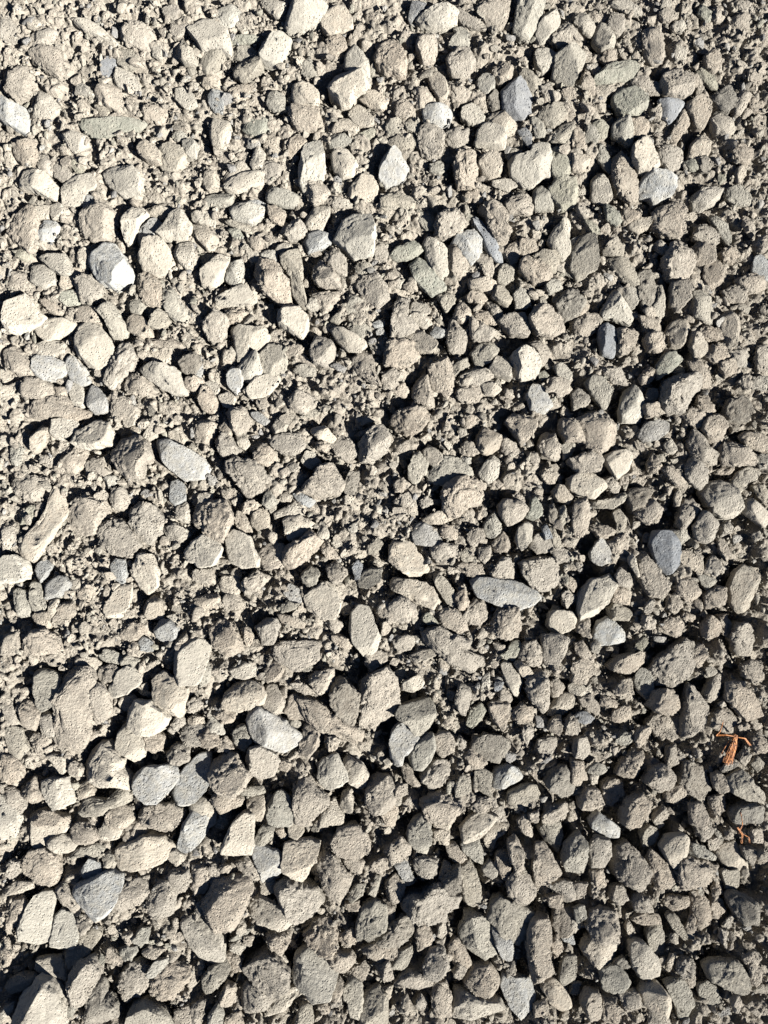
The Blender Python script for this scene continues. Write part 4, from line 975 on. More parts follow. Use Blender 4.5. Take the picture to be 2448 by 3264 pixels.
t+ 2043,1199 2072,1169 2094,1177 2087,1206 2057,1221
c+ 623,1572 671,1568 664,1601 627,1612
c+ 446,3039 480,3028 524,3032 494,3057 457,3057
g+ 1442,1169 1467,1147 1490,1133 1497,1162 1467,1177 1453,1199
g+ 837,1579 859,1564 881,1601 855,1620 837,1608
t 1482,609 1519,598 1541,612 1534,635 1482,627
t 1936,1527 1954,1513 1984,1549 1976,1572 1947,1557
b 1372,1051 1394,1033 1438,1044 1431,1062 1379,1066
t 1796,280 1836,269 1836,317 1799,310
g 317,2736 339,2722 362,2759 347,2781 325,2766
c 642,1214 678,1206 693,1228 693,1258 664,1243
t+ 1062,2025 1099,2033 1121,2055 1099,2070 1062,2048
t+ 1217,3083 1239,3068 1254,3120 1224,3135
g+ 1877,2461 1902,2439 1932,2446 1939,2461 1917,2475 1888,2472
g+ 1740,904 1763,882 1785,889 1792,911 1755,930
c 1062,635 1077,623 1121,635 1128,653 1062,653
g 2065,1273 2079,1228 2102,1236 2109,1258 2094,1280
t 1530,1749 1563,1741 1567,1771 1549,1793 1526,1778
t+ 1497,1015 1519,1015 1534,1066 1504,1074
g 2234,1837 2257,1830 2293,1852 2264,1881
w+ 144,1955 155,1918 177,1907 184,1926 170,1955 155,1974
t+ 1246,2527 1268,2505 1298,2505 1290,2534 1261,2549
t+ 1748,2869 1792,2862 1799,2899 1759,2899
g 207,3194 236,3216 221,3260 199,3246
c+ 723,3024 760,3009 782,3024 760,3054 737,3043
c 2198,882 2227,882 2271,904 2264,919 2212,904
t 1040,1974 1069,1974 1092,1996 1069,2018 1047,2003
c 1217,3172 1254,3157 1246,3201 1217,3216
c 2408,1199 2456,1192 2456,1236 2411,1228
t 1254,1228 1290,1217 1305,1243 1290,1258 1257,1251
t+ 1799,1889 1822,1881 1836,1911 1822,1941 1803,1926
g 1969,2365 1998,2339 2020,2343 2020,2372 1991,2380
t+ 1254,1542 1283,1520 1305,1542 1283,1564 1261,1564
t 2338,1328 2375,1321 2382,1358 2352,1369
t 2279,15 2308,7 2316,44 2293,59 2279,44
v 634,801 671,797 686,812 656,837 638,830
t+ 907,1103 944,1096 966,1110 944,1133 914,1125
t+ 594,2239 620,2225 642,2247 620,2269 598,2269
t 1763,3024 1785,2995 1799,3032 1777,3068
t 2382,2714 2426,2714 2411,2766 2389,2744
g+ 1173,1741 1202,1712 1217,1734 1195,1763 1173,1763
t+ 207,2446 236,2431 258,2453 251,2475 221,2468
t 627,2884 656,2869 642,2921 612,2943
c 103,660 148,646 148,686 118,690
t 2190,3127 2227,3120 2234,3157 2212,3172
w 1534,2202 1541,2166 1563,2140 1563,2188 1549,2217
g 1173,2854 1195,2803 1213,2810 1195,2869
v 37,789 66,786 92,808 74,826 44,812
t 398,2070 413,2048 435,2055 432,2092 398,2092
t+ 767,2011 789,2003 804,2033 789,2062 771,2040
v 210,509 221,494 258,524 262,546 236,542
t+ 2411,764 2434,745 2456,756 2456,793 2426,797
w+ 2153,148 2175,136 2190,159 2186,181 2161,181 2150,166
t+ 2094,2601 2124,2579 2138,2601 2124,2623 2094,2623
t 1917,2254 1925,2225 1976,2239 1969,2258
b+ 800,1313 819,1310 855,1336 855,1350 833,1350 804,1328
c 2352,539 2375,509 2386,546 2367,575 2352,561
c+ 1283,904 1313,874 1327,896 1331,919 1298,919
t 1482,1350 1482,1317 1519,1321 1519,1350 1490,1358
w+ 748,1387 774,1380 793,1409 778,1431 760,1417
t 907,1483 929,1468 951,1490 944,1509 914,1513
w 2124,1417 2146,1395 2168,1417 2153,1442 2131,1439
t 2186,214 2227,229 2245,255 2227,269 2205,243
s+ 1125,1808 1136,1782 1154,1800 1147,1841 1132,1852
g 1615,465 1637,454 1667,472 1652,487 1622,494
g 715,3017 774,2973 804,2965 760,3009
t 2352,-7 2389,-7 2411,22 2375,37
t 1593,2210 1615,2195 1637,2225 1630,2243 1600,2232
c+ 693,1358 715,1343 741,1365 730,1383 701,1380
v 1140,413 1184,398 1199,417 1165,435 1143,424
g 380,2107 406,2092 435,2107 413,2129 384,2121
g+ 1836,2906 1866,2899 1873,2928 1843,2950
d+ 1961,3083 1998,3068 2020,3098 1984,3105
g 295,325 328,332 354,362 317,365
v 2242,0 2271,30 2282,48 2260,52 2234,30
c+ 2006,1778 2020,1763 2046,1837 2035,1837 2013,1800;thin curved pale splinter, middle far right of the picture
g 944,1321 981,1306 1025,1299 1010,1321 974,1328
t 391,302 413,310 439,343 435,362 406,339
g+ 1788,1668 1785,1616 1807,1608 1807,1660 1799,1675
g+ 881,1941 914,1922 948,1926 937,1944 900,1952
t+ 2338,3194 2360,3179 2375,3216 2352,3238
t 1829,2950 1866,2950 1851,2987 1829,2995
t+ 2057,1959 2087,1974 2094,1996 2079,2007 2057,1996
w 325,1520 347,1509 373,1527 354,1546 339,1553
g 1467,1763 1490,1745 1508,1771 1504,1789 1475,1786
t+ 1003,1409 1025,1402 1055,1420 1040,1439 1007,1428
t+ 2360,1214 2389,1188 2408,1214 2389,1236
t+ 1445,3113 1467,3083 1490,3105 1467,3135
t 2279,2847 2301,2818 2316,2862 2293,2877
v+ 1858,690 1888,697 1917,734 1895,742
t 1799,1859 1822,1837 1844,1859 1836,1889
c 435,1110 457,1107 480,1133 457,1147 435,1133
t 162,1228 199,1228 207,1258 177,1265
c 752,63 782,52 793,74 778,100 760,85
g 546,413 561,402 587,417 583,443 550,435
g+ 2404,2439 2426,2416 2448,2439 2426,2468
c 1397,2995 1401,2958 1420,2943 1423,2987 1405,3009
t+ 1047,3186 1084,3186 1084,3216 1055,3223
c+ 590,2298 612,2284 642,2291 635,2313 598,2313
t 1622,3091 1652,3083 1645,3127 1622,3135
c 2079,343 2116,336 2116,358 2094,384 2083,362
c+ 2091,771 2109,756 2131,778 2146,801 2109,793
d+ 1755,1660 1755,1608 1766,1601 1777,1638 1774,1668
c 2131,3105 2146,3054 2168,3054 2146,3113
t 1681,1439 1711,1439 1726,1468 1704,1483
v+ 1342,1974 1364,1952 1386,1974 1397,1989 1364,1989
g+ 951,2114 974,2107 996,2121 981,2143 955,2136
t+ 1099,2891 1143,2884 1143,2913 1106,2913
t 122,1454 140,1446 159,1454 155,1483 125,1479
t 2308,1675 2338,1660 2345,1690 2316,1708
t 944,1125 966,1125 999,1155 988,1162 951,1147
c 1143,1328 1165,1321 1195,1324 1187,1343 1151,1350
t+ 2367,2424 2389,2394 2408,2416 2389,2446
t+ 2271,2692 2301,2677 2308,2714 2286,2725
c+ 748,2958 767,2936 782,2973 760,2995
t 2352,1476 2308,1490 2286,1505 2345,1505
v 2043,2055 2065,2033 2079,2055 2057,2077 2035,2073
v 2183,505 2220,498 2234,528 2205,531
g+ 2415,1549 2441,1535 2471,1572 2448,1601
t+ 841,2891 870,2884 885,2906 863,2921 844,2906
t 870,2655 892,2641 914,2685 892,2685
g 1283,2810 1313,2795 1320,2825 1290,2840
t 2205,852 2242,860 2234,882 2198,882
v 723,723 752,719 771,742 752,760
g 2419,1446 2456,1446 2456,1490 2434,1490
w+ 2142,74 2168,63 2190,74 2175,96 2150,89
t 1003,2626 1047,2611 1040,2648 1010,2641
g+ 1659,2751 1637,2795 1681,2788 1667,2759
c 221,1845 247,1845 247,1881 221,1881
t 1836,3157 1866,3157 1851,3194 1829,3194
t+ 2301,2973 2323,2973 2323,3032 2308,3017
c+ 1217,1989 1231,1981 1246,2003 1231,2025 1217,2025
c 1158,992 1173,970 1191,992 1187,1015 1165,1011
c 878,778 907,764 926,771 900,793 878,801
t+ 1324,3216 1342,3179 1357,3216 1342,3234
c+ 2308,2461 2338,2431 2367,2439 2345,2453 2316,2468
b 1799,3009 1836,2995 1844,3032 1814,3024
g+ 1047,1015 1092,989 1099,1003 1077,1026
t 1335,1594 1364,1579 1379,1601 1349,1616
c 1880,192 1910,181 1921,203 1902,221
g 1173,1088 1202,1088 1213,1118 1195,1125
s+ 1729,1682 1744,1671 1763,1712 1740,1719
t+ 1453,2365 1467,2354 1486,2372 1475,2394 1453,2383
t+ 384,2987 406,2980 421,3002 406,3020 387,3002
t 1637,1579 1656,1564 1678,1586 1678,1605 1652,1594
t+ 2057,1955 2072,1918 2094,1911 2079,1955
t+ 885,2446 900,2424 922,2439 914,2461 892,2457
c 811,1273 841,1265 855,1288 826,1299
c 1254,889 1276,874 1290,882 1276,911 1254,904
w+ 1888,2055 1902,2040 1917,2055 1910,2084 1891,2077
c 2094,2626 2109,2611 2131,2641 2116,2659
c -7,3231 30,3209 30,3231 -7,3268
c 1055,1727 1069,1712 1092,1734 1084,1749 1062,1745
t+ 177,3194 207,3209 199,3253 184,3223
g 2146,1169 2183,1155 2198,1177 2168,1184
c 889,1579 907,1568 929,1579 922,1597 892,1594
t+ 693,2773 715,2759 741,2770 723,2784 701,2788
c+ 2002,2965 2013,2943 2028,2980 2020,3009
t 1147,1387 1128,1380 1173,1358 1202,1358
t 2330,2943 2360,2928 2338,2973 2316,2965
c 406,1361 428,1354 446,1372 421,1391
t+ 1010,3223 1040,3209 1047,3238 1025,3246
c+ 2161,1579 2168,1561 2183,1579 2175,1608 2161,1612
b 1829,749 1858,734 1866,756 1836,771
c+ 1840,660 1866,657 1880,675 1866,690 1847,675
t 715,3260 760,3238 767,3282 715,3290
c 177,3061 221,3039 229,3046 192,3076
w+ 885,3050 914,3083 900,3091 870,3061
t+ 1689,2601 1718,2594 1718,2623 1693,2623
c 524,1966 553,1959 561,1989 539,1989
w 870,849 892,837 907,852 892,867 870,863
g 678,1830 730,1815 745,1826 715,1837
w 428,2199 450,2202 487,2221 472,2228 443,2217
g 914,2298 951,2306 951,2328 922,2321
c -7,1177 18,1177 30,1199 0,1210
c+ 1888,2475 1917,2475 1910,2505 1895,2509
t+ 1279,3194 1298,3179 1305,3216 1287,3223
t+ 2375,697 2389,694 2411,719 2389,730
t+ 774,2995 804,2995 796,3024 774,3017
c 1095,1579 1121,1572 1128,1586 1114,1601 1099,1601
t 2190,1952 2227,1966 2220,1981 2190,1974
c 2153,3002 2175,2987 2175,3024 2153,3024
t 302,1786 332,1778 339,1800 317,1808
b 1184,1026 1210,1011 1224,1018 1221,1033 1195,1037
t 1519,1631 1541,1616 1549,1638 1526,1656
t 2175,2394 2198,2416 2198,2439 2175,2431
v 1718,1184 1740,1173 1752,1192 1733,1210
v 2297,553 2316,535 2323,561 2301,579
g+ 2411,3164 2441,3150 2448,3172 2419,3179
s 1578,2188 1586,2173 1608,2180 1600,2199 1582,2206
c 2408,2313 2426,2298 2445,2321 2426,2332
c 2408,1704 2434,1690 2441,1712 2419,1723
g 2279,2655 2293,2648 2319,2685 2316,2692
c+ 1058,590 1077,575 1084,598 1069,609 1055,601
t+ 2360,2321 2382,2306 2397,2321 2375,2335
c 1394,3017 1423,3002 1408,3046
w 1106,1682 1136,1664 1136,1690 1121,1697
w 1475,1454 1504,1454 1504,1472 1482,1476
b 1199,1044 1217,1037 1228,1051 1217,1062 1202,1059
c 619,2306 642,2298 645,2321 627,2321
t 210,742 229,719 243,727 229,742 207,738
t 2242,1763 2220,1756 2249,1793
t 1726,2512 1696,2468 1711,2461 1718,2505
c+ 1427,2501 1445,2498 1453,2509 1434,2516
c+ 2301,2247 2316,2239 2323,2254 2308,2258
t+ 1549,2173 1549,2202 1578,2217 1556,2225"""
stones = []
for line in DATA.strip().split('\n'):
    head, _, lab = line.partition(';'); q = head.split()
    px = [tuple(map(float, s.split(','))) for s in q[1:]]
    P = np.array([ground_pt(x, y, 0.004) for x, y in px])
    x, y = P[:, 0], P[:, 1]; x2, y2 = np.roll(x, -1), np.roll(y, -1)
    cr = x * y2 - x2 * y; A = cr.sum() / 2
    c = np.array([((x + x2) * cr).sum(), ((y + y2) * cr).sum()]) / (6 * A)
    stones.append(dict(code=q[0][0], up='+' in q[0], P=P, c=c, A=abs(A), lab=lab))

# raster of where they stand, and how far from them every spot is
GX0, GX1, GY0, GY1, GS = -0.62, 0.62, -0.80, 0.80, 0.0016
gnx, gny = int((GX1 - GX0) / GS), int((GY1 - GY0) / GS)
occ = np.zeros((gny, gnx), bool); tall = np.zeros((gny, gnx), np.float32)
def raster(P):
    x0, y0 = P.min(0); x1, y1 = P.max(0)
    i0, i1 = max(0, int((x0 - GX0) / GS)), min(gnx - 1, int((x1 - GX0) / GS) + 1)
    j0, j1 = max(0, int((y0 - GY0) / GS)), min(gny - 1, int((y1 - GY0) / GS) + 1)
    if i1 <= i0 or j1 <= j0: return None
    X, Y = np.meshgrid(GX0 + (np.arange(i0, i1) + .5) * GS, GY0 + (np.arange(j0, j1) + .5) * GS)
    ins = np.zeros(X.shape, bool); n = len(P)
    for k in range(n):
        xa, ya = P[k]; xb, yb = P[(k + 1) % n]
        c = (ya > Y) != (yb > Y)
        with np.errstate(divide='ignore', invalid='ignore'): ins ^= c & (X < (xb - xa) * (Y - ya) / (yb - ya + 1e-12) + xa)
    return slice(j0, j1), slice(i0, i1), ins
for s in stones:
    r = raster(s['P'])
    if r is None: continue
    a, b, ins = r; occ[a, b] |= ins
    if s['up'] and s['A'] > 2e-4: tall[a, b][ins] = 1
def blur(a, n, k):
    for _ in range(k):
        for ax in (0, 1):
            c = np.cumsum(np.pad(a, [(n + 1, n) if i == ax else (0, 0) for i in (0, 1)], mode='edge'), axis=ax)
            a = (np.take(c, range(2 * n + 1, c.shape[ax]), ax) - np.take(c, range(0, c.shape[ax] - 2 * n - 1), ax)) / (2 * n + 1)
    return a
def at_grid(g, x, y, fill=0.0):
    i = ((x - GX0) / GS).astype(int); j = ((y - GY0) / GS).astype(int)
    ok = (i >= 0) & (i < gnx) & (j >= 0) & (j < gny)
    return np.where(ok, g[np.clip(j, 0, gny - 1), np.clip(i, 0, gnx - 1)], fill)
occf = blur(occ.astype(np.float32), 2, 2)
tallf = blur(tall, 5, 3)

def bed(x, y):
    """broad height of the bed of fines, lower round the stones that stand proud"""
    p = np.stack([x * 9, y * 9, 0 * x + 3.3], 1)
    h = 0.0035 * fbm(p, 2)
    q = np.stack([x * 34, y * 34, 0 * x + 9.1], 1)
    h = h + 0.004 * fbm(q, 2)
    # the left and upper left are clogged with dust, the right and bottom lie open
    fines = np.clip(0.5 - 0.9 * x + 0.7 * y, 0, 1)
    # hollows added on the side of tall stones away from the sun, to deepen their shade
    a = np.clip(at_grid(tallf, x, y) * 1.5, 0, 1); b = at_grid(tallf, x + .008 * math.cos(SUN_AZ), y + .008 * math.sin(SUN_AZ))
    m = np.clip(vnoise(np.stack([x * 55, y * 55, 0 * x + 1.7], 1)) * 1.5 + .6, 0, 1)
    h = h + .0035 * fines
    return h - 0.006 * a - 0.026 * np.clip(b * 1.5, 0, 1) * (.35 + .65 * m) * (1.35 - 0.9 * fines) - 0.016 * (1 - fines) ** 2 * m

# ---------------------------------------------------------------- ground sheet
def ground():
    def axis(a, b, step, far):
        m = list(np.arange(a, b + step / 2, step)); s = step; x = m[-1]; hi = []
        while x < far: s *= 1.35; x += s; hi.append(x)
        lo = [a - (h - m[-1]) for h in hi][::-1]
        return np.array(lo + m + hi)
    xs = axis(-0.52, 0.52, 0.00125, 60); ys = axis(-0.68, 0.68, 0.00125, 60)
    X, Y = np.meshgrid(xs, ys); x, y = X.ravel(), Y.ravel()
    h = bed(x, y)
    def crumbs(cell, amp, seed):
        best = np.zeros(len(x)); ci, cj = np.floor(x / cell).astype(int), np.floor(y / cell).astype(int)
        r2 = np.random.default_rng(seed); T = r2.random((128, 128, 5))
        for di in (-1, 0, 1):
            for dj in (-1, 0, 1):
                t = T[(ci + di) & 127, (cj + dj) & 127]
                cx = (ci + di + t[:, 0]) * cell; cy = (cj + dj + t[:, 1]) * cell
                rad = cell * (0.35 + 0.55 * t[:, 2]); an = t[:, 3] * 6.28; el = 0.6 + 0.4 * t[:, 4]
                dx, dy = x - cx, y - cy
                u = (dx * np.cos(an) + dy * np.sin(an)) / rad; v = (-dx * np.sin(an) + dy * np.cos(an)) / (rad * el)
                d = np.maximum(np.maximum(np.abs(u), np.abs(v)), np.abs(u + v) * .74)
                b = np.clip((1 - d) * 3.2, 0, 1) * rad * (0.35 + .8 * t[:, 4] + .35 * (u * np.cos(an * 3) + v * np.sin(an * 5))); best = np.maximum(best, b)
        return best * amp
    near = (np.abs(x) < 0.7) & (np.abs(y) < 0.9)
    big = crumbs(0.015, 0.75, 3); h = h + big + crumbs(0.0075, 0.7, 5) * (.5 + .5 * np.clip(vnoise(np.stack([x * 80, y * 80, 0 * x], 1)) + .5, 0, 1)) + crumbs(0.0034, 0.45, 8)
    h = h + np.where(near, 0.0009 * fbm(np.stack([x * 260, y * 260, 0 * x], 1), 3, .6), 0)
    far = np.clip((np.maximum(np.abs(x), np.abs(y)) - 1.5) / 3, 0, 1)
    h = h * (1 - far) - 0.015
    nx, ny = len(xs), len(ys)
    idx = np.arange(nx * ny).reshape(ny, nx)
    f = np.stack([idx[:-1, :-1], idx[:-1, 1:], idx[1:, 1:], idx[1:, :-1]], -1).reshape(-1, 4)
    n1 = fbm(np.stack([x * 30, y * 30, 0 * x + 5], 1), 3)
    t = np.ones((len(x), 4)); t[:, :3] = np.array(COL['t']) * (0.95 + 0.12 * n1[:, None])
    me = mesh_from('ground', np.stack([x, y, h], 1), f, M_EARTH, t)
    link('ground', me, 'ground of crushed beige rock dust and crumbs', 'ground', None, 'structure')
ground()

# ---------------------------------------------------------------- one traced stone
def stone_verts(s, r, lvl):
    P = s['P'] - s['c']; size = math.sqrt(s['A'])
    # radius of the outline for every heading
    th = np.linspace(-math.pi, math.pi, 145)[:-1]; D = np.stack([np.cos(th), np.sin(th)], 1)
    Rr = np.zeros(len(th)); n = len(P)
    for k in range(n):
        a, b = P[k], P[(k + 1) % n]; e = b - a
        den = D[:, 0] * (-e[1]) + D[:, 1] * e[0]
        with np.errstate(divide='ignore', invalid='ignore'):
            t = (a[0] * (-e[1]) + a[1] * e[0]) / den; u = (D[:, 0] * a[1] - D[:, 1] * a[0]) / den
        ok = (t > 0) & (u >= -1e-6) & (u <= 1 + 1e-6); Rr = np.where(ok, np.maximum(Rr, t), Rr)
    Rr = np.where(Rr <= 0, size * .4, Rr)
    Rr = (np.roll(Rr, 1) + 6 * Rr + np.roll(Rr, -1)) / 8
    kn = np.sort(np.array([r.uniform(-math.pi, math.pi) for _ in range(r.randint(9, 17))]))
    Rr = Rr * (1 + np.interp(th, kn, [r.uniform(-.085, .085) for _ in kn], period=2 * math.pi))     # broken, not smooth, edge
    Rr = Rr * 1.08 + 0.0006
    v, f = ico(lvl); v = v.copy()
    ang = np.arctan2(v[:, 1], v[:, 0]); rad = np.interp(ang, th, Rr, period=2 * math.pi)
    cz = np.sqrt(np.clip(1 - v[:, 2] ** 2, 0, 1)); pw = r.uniform(0.28, 0.55)
    code = s['code']; zp = r.uniform(.45, .65)
    mn = np.percentile(Rr, 20)
    hh = mn * (r.uniform(1.1, 1.5) if s['up'] else r.uniform(0.6, 0.9))
    hh = min(hh, size * .85)
    o = np.stack([np.cos(ang) * rad * cz ** pw, np.sin(ang) * rad * cz ** pw,
                  np.sign(v[:, 2]) * np.abs(v[:, 2]) ** zp * hh], 1)
    lean = np.array([r.uniform(-.14, .14), r.uniform(-.14, .14)]); 
    o[:, 2] += (o[:, :2] @ lean) * (o[:, 2] > 0)
    lead = math.pi + SUN_AZ + r.gauss(0, .45) if s['up'] and r.random() < .7 else None
    if code in 'sbwvg': o = facet(o, r, r.randint(5, 8), (.12, .27), .38, 1.0, lead)
    elif code == 'c': o = facet(o, r, r.randint(4, 7), (.10, .25), .38, .95, lead)
    else: o = facet(o, r, r.randint(4, 7), (.08, .24), .35, .9, lead)
    for _ in range(r.randint(0, 2)):     # chip the flanks and corners flat
        nz = r.uniform(-.05, .3); a = r.uniform(0, 6.283); n3 = np.array([math.sqrt(1 - nz * nz) * math.cos(a), math.sqrt(1 - nz * nz) * math.sin(a), nz])
        d3 = o @ n3; lim = d3.max() - (d3.max() - d3.min()) * r.uniform(.03, .10); o = o - np.maximum(d3 - lim, 0)[:, None] * n3
    q = o + r.uniform(0, 50)
    nrm = o / (np.linalg.norm(o, axis=1)[:, None] + 1e-9)
    rough = dict(t=r.uniform(.7, 1.5), c=r.uniform(.35, .8), w=.45, s=.3, b=.4, g=r.uniform(.4, 1.1), v=.6).get(code, 1.0)
    d = 0.03 * size * vnoise(q * (2.2 / size)) + 0.024 * size * (1 - 2 * np.abs(vnoise(q * (5.0 / size)))) * rough
    ab = fbm(q * 330, 3, .6)
    d = d + 0.0024 * rough * ab
    pit = np.clip(vnoise(q * 240 + 31) - 0.33, 0, 1) * np.clip(vnoise(q * 60 + 7) + .5, 0, 1)
    d = d - 0.0060 * rough * pit
    rg = 1 - np.abs(vnoise(q * (7 / size) + 3)); d = d - 0.02 * size * rough * np.clip(rg - .75, 0, 1) * 4 * .5
    return o + nrm * d[:, None], f, hh
def tint_for(code, r):
    c = np.array(COL[code]); k = r.uniform(.90, 1.10)
    warm = r.uniform(-.03, .03)
    return np.clip(c * k * np.array([1 + warm, 1, 1 - warm]), 0, .8)

cling_p, cling_r = [], []
order = 0; small_v, small_f, small_t, off = [], [], [], 0
for i, s in enumerate(stones):
    r = random.Random(1000 + i)
    big = s['lab'] != ''
    lvl = (5 if s['A'] > 8e-4 else 4) if big else 4
    v, f, hh = stone_verts(s, r, lvl)
    z = float(bed(np.array([s['c'][0]]), np.array([s['c'][1]]))[0])
    base = (-0.002 + hh * r.uniform(.18, .34)) if s['up'] else (-0.004 + hh * r.uniform(.0, .15))
    z = 0.35 * z + base + (0.0015 if big else 0)
    if s['code'] in 'tgdcv':            # crumbs caked on to the upper faces, in patches
        gg = np.random.default_rng(i); org = np.array([s['c'][0], s['c'][1], z])
        up = np.where((v[:, 2] > .25 * v[:, 2].max()) & (vnoise((v + i) * 90) > gg.uniform(-.3, .5)))[0]
        nn = int(min(len(up), s['A'] * 1e6 * (.16 if s['code'] == 't' else .07) * gg.uniform(.2, 1.2)))
        if nn: pk = gg.choice(up, nn); cling_p.append(v[pk] + org + gg.normal(0, .0004, (nn, 3))); cling_r.append(.0004 + (.0022 if s['code'] == 't' else .0010) * gg.random(nn) ** 2.5)
    c = tint_for(s['code'], r); t = np.ones((len(v), 4)); t[:, :3] = c
    if big:
        me = mesh_from('stone', v, f, MATS[s['code']], t)
        link('stone', me, s['lab'], 'stone', 'stones of the gravel bed', None, (s['c'][0], s['c'][1], z))
    else:
        small_v.append(v + np.array([s['c'][0], s['c'][1], z])); small_f.append(f + off); small_t.append(t); off += len(v)
me = mesh_from('small_stones', np.concatenate(small_v), np.concatenate(small_f), M_ROUGH, np.concatenate(small_t))
link('small_stones', me, 'small beige and grey stones filling in between the larger ones', 'gravel', None, 'stuff')

# ---------------------------------------------------------------- loose chips and grit
def chip_shapes(lvl, n, seed):
    r = random.Random(seed); out = []
    v0, f = ico(lvl)
    for k in range(n):
        v = v0 * np.array([1, r.uniform(.28, .92), r.uniform(.2, .6)])
        for _ in range(r.randint(7, 11)):
            nn = np.array([r.gauss(0, 1) for _ in range(3)]); nn /= np.linalg.norm(nn)
            d = v @ nn; offp = d.max() * r.uniform(.35, .75); v = v - np.maximum(d - offp, 0)[:, None] * nn
        nrm = v / np.linalg.norm(v, axis=1)[:, None]
        v = v + nrm * (0.06 * vnoise(v * 2.1 + k * 3.7) + 0.04 * vnoise(v * 5 + k))[:, None]
        out.append(v)
    return np.array(out), f
def cling():
    P = np.concatenate(cling_p); rad = np.concatenate(cling_r); n = len(P); g = np.random.default_rng(3)
    shapes, f = chip_shapes(1, 48, 77); m = shapes.shape[1]; V = shapes[g.integers(0, 48, n)]
    a = g.uniform(0, 6.283, n); ca, sa = np.cos(a), np.sin(a)
    V = np.stack([V[..., 0] * ca[:, None] - V[..., 1] * sa[:, None], V[..., 0] * sa[:, None] + V[..., 1] * ca[:, None], V[..., 2]], -1)
    V = V * rad[:, None, None] + P[:, None, :]
    F = (f[None] + (np.arange(n) * m)[:, None, None]).reshape(-1, 3)
    T = np.ones((n, m, 4)); T[:, :, :3] = (np.array(COL['t']) * g.uniform(.9, 1.12, (n, 1)))[:, None, :]
    link('caked_crumbs', mesh_from('caked_crumbs', V.reshape(-1, 3), F, M_EARTH, T.reshape(-1, 4), smooth=False),
         'tiny crumbs of rock dust caked on the stones', 'grit', None, 'stuff'); print('cling', n)
def scatter(name, label, n, rmin, rmax, power, lvl, seed, mat, area, lift, avoid=0.5, flat=False):
    g = np.random.default_rng(seed); ax, ay, hole = area
    x = g.uniform(-ax, ax, n); y = g.uniform(-ay, ay, n)
    u = g.random(n); rad = rmin * ((rmax / rmin) ** (u ** power))
    ok = at_grid(occf, x, y) < avoid
    if hole: ok &= ~((np.abs(x) < hole[0]) & (np.abs(y) < hole[1]))
    if rmax < .006: ok &= vnoise(np.stack([x * 28, y * 28, 0 * x + seed], 1)) > g.uniform(-.9, .5, n) + .45 * np.clip(.5 - .9 * x + .7 * y, 0, 1)
    x, y, rad = x[ok], y[ok], rad[ok]; n = len(x)
    shapes, f = chip_shapes(lvl, 48, seed); m = shapes.shape[1]
    V = shapes[g.integers(0, 48, n)]
    a, b, c = g.uniform(0, 6.283, n), g.normal(0, .45, n), g.normal(0, .45, n)
    ca, sa, cb, sb, cc, s_ = np.cos(a), np.sin(a), np.cos(b), np.sin(b), np.cos(c), np.sin(c); o = np.zeros(n); l = np.ones(n)
    Rz = np.array([[ca, -sa, o], [sa, ca, o], [o, o, l]]).transpose(2, 0, 1)
    Rx = np.array([[l, o, o], [o, cb, -sb], [o, sb, cb]]).transpose(2, 0, 1)
    Ry = np.array([[cc, o, s_], [o, l, o], [-s_, o, cc]]).transpose(2, 0, 1)
    V = np.einsum('nij,nkj->nki', Rz @ Rx @ Ry, V) * rad[:, None, None]
    z = bed(x, y) - 0.012 + 0.006 + g.uniform(lift[0], lift[1], n) + rad * .25
    V += np.stack([x, y, z], 1)[:, None, :]
    F = (f[None] + (np.arange(n) * m)[:, None, None]).reshape(-1, 3)
    keys = list('tttttcccgggvwbds'); pal = np.array([COL[k] for k in keys])
    C = pal[g.integers(0, len(keys), n)] * g.uniform(.9, 1.1, (n, 1)); C = .7 * C + .3 * np.array(COL['t'])
    T = np.ones((n, m, 4)); T[:, :, :3] = C[:, None, :]
    me = mesh_from(name, V.reshape(-1, 3), F, mat, T.reshape(-1, 4), smooth=not flat)
    link(name, me, label, 'gravel', None, 'stuff')
    print(name, n)
cling()
scatter('gravel_chips', 'angular beige gravel chips packed in the gaps', 11000, .0035, .0110, 1.3, 3, 21, M_ROUGH, (.56, .72, None), (-.001, .004), .55)
scatter('fine_gravel', 'fine gravel crumbs a few millimetres wide', 19000, .0018, .0052, 1.2, 2, 22, M_ROUGH, (.54, .70, None), (0, .006), .75)
scatter('grit', 'grit and coarse sand strewn over the gravel', 30000, .0008, .0019, 1.0, 1, 23, M_ROUGH, (.52, .68, None), (.002, .009), .95, True)
scatter('outer_gravel', 'more beige gravel beyond the picture edge', 9000, .006, .02, 1.5, 2, 24, M_ROUGH, (1.6, 1.9, (.5, .64)), (0, .006), 2)

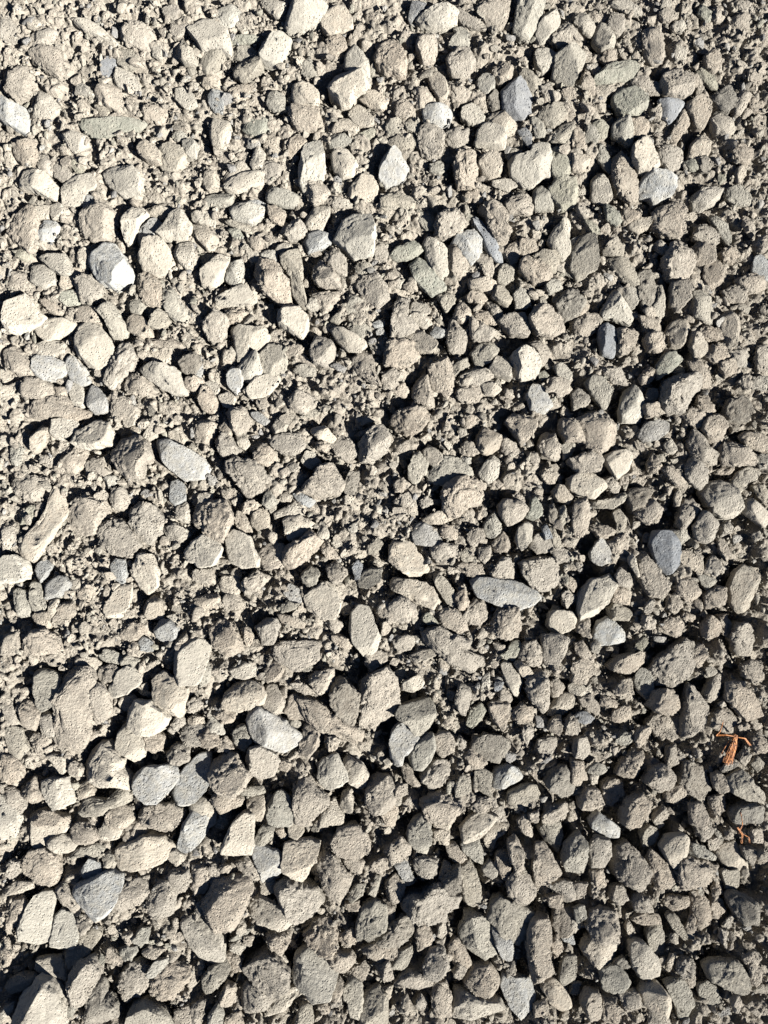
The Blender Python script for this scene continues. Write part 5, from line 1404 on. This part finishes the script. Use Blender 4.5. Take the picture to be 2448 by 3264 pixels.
# ---------------------------------------------------------------- dry orange fibres
def fibre_mat():
    m = bpy.data.materials.new('dry_orange_fibre'); m.use_nodes = True; t = m.node_tree; b = t.nodes['Principled BSDF']
    b.inputs['Roughness'].default_value = .55
    g = t.nodes.new('ShaderNodeNewGeometry'); n = t.nodes.new('ShaderNodeTexNoise'); n.inputs['Scale'].default_value = 500; n.inputs['Detail'].default_value = 3
    r = t.nodes.new('ShaderNodeValToRGB'); r.color_ramp.elements[0].position = .35; r.color_ramp.elements[1].position = .65
    r.color_ramp.elements[0].color = (.09, .025, .007, 1); r.color_ramp.elements[1].color = (.55, .22, .06, 1)
    t.links.new(g.outputs['Position'], n.inputs['Vector']); t.links.new(n.outputs[0], r.inputs[0]); t.links.new(r.outputs[0], b.inputs['Base Color'])
    return m
M_FIB = fibre_mat()
def fibres(name, paths, label, seed, z0):
    """paths: (pixel points, spread in metres, strands, thickness)"""
    r = random.Random(seed); V, F = [], []; off = 0; org = None
    for pts, spread, n, th in paths:
        G = [np.array([*ground_pt(x, y, z0), z0 + dz]) for x, y, dz in pts]
        if org is None: org = G[0].copy()
        for k in range(n):
            jit = np.array([r.gauss(0, spread), r.gauss(0, spread), abs(r.gauss(0, spread * .8))]); m = 14; line = []
            fan = r.gauss(0, 1)
            ph = r.uniform(0, 6)
            for i in range(m):
                t = i / (m - 1) * (len(G) - 1); a = min(int(t), len(G) - 2); u = t - a
                p = G[a] * (1 - u) + G[a + 1] * u
                e = i / (m - 1)
                d = G[-1] - G[0]; side = np.array([-d[1], d[0], 0]); side /= np.linalg.norm(side) + 1e-9
                p = p + jit * (0.5 + .7 * e) + side * fan * spread * 1.1 * e + np.array([math.sin(ph + 5 * e), math.cos(ph * 2 + 4 * e), math.sin(ph * 3 + 6 * e)]) * spread * .35
                line.append(p)
            line = np.array(line); T = np.gradient(line, axis=0); T /= np.linalg.norm(T, axis=1)[:, None] + 1e-9
            A = np.cross(T, [0, 0, 1]); A /= np.linalg.norm(A, axis=1)[:, None] + 1e-9; B = np.cross(T, A)
            for i in range(m):
                rr = th * r.uniform(.8, 1.2) * (1 - .7 * (i / (m - 1)) ** 3)
                for j in range(5):
                    an = j * 2 * math.pi / 5; V.append(line[i] + (A[i] * math.cos(an) * 1.3 + B[i] * math.sin(an) * .7) * rr - org)
            for i in range(m - 1):
                for j in range(5):
                    F.append([off + i * 5 + j, off + i * 5 + (j + 1) % 5, off + (i + 1) * 5 + (j + 1) % 5, off + (i + 1) * 5 + j])
            off += m * 5
    me = mesh_from(name, np.array(V), np.array(F), M_FIB)
    link(name, me, label, 'dry fibres', None, None, tuple(org))
def tp(c, rr, u, v, z): return (c * 612 + u * 3.689, (rr * 653 if rr < 4 else 2611) + v * 3.689, z)
fibres('dry_fibre_tuft', [
    ([tp(3, 3, 136, 104, .006), tp(3, 3, 134, 112, .005), tp(3, 3, 131, 127, -.001)], .0014, 150, .00026),
    ([tp(3, 3, 138, 105, .006), tp(3, 3, 128, 103, .007), tp(3, 3, 120, 104, .003)], .0004, 16, .00024),
    ([tp(3, 3, 120, 104, .004), tp(3, 3, 123, 100, .005), tp(3, 3, 126, 92, .004)], .0004, 7, .0003),
    ([tp(3, 3, 137, 105, .006), tp(3, 3, 144, 106, .006), tp(3, 3, 150, 113, .002)], .0004, 8, .0003)],
    'frayed tuft of bright orange dry plant fibres on dark gravel at right', 5, .006)
fibres('dry_fibre_crumb', [
    ([tp(3, 4, 142, -6, .001), tp(3, 4, 143, 4, .003), tp(3, 4, 140, 12, .002)], .0005, 6, .0002),
    ([tp(3, 4, 138, 6, .005), tp(3, 4, 143, 12, .004), tp(3, 4, 143, 20, .002)], .0008, 8, .0002),
    ([tp(3, 4, 143, 12, .004), tp(3, 4, 148, 15, .004), tp(3, 4, 149, 20, .002)], .0005, 3, .0002)],
    'thin crumbled orange fibre wisp above the pale rounded stone', 9, .006)
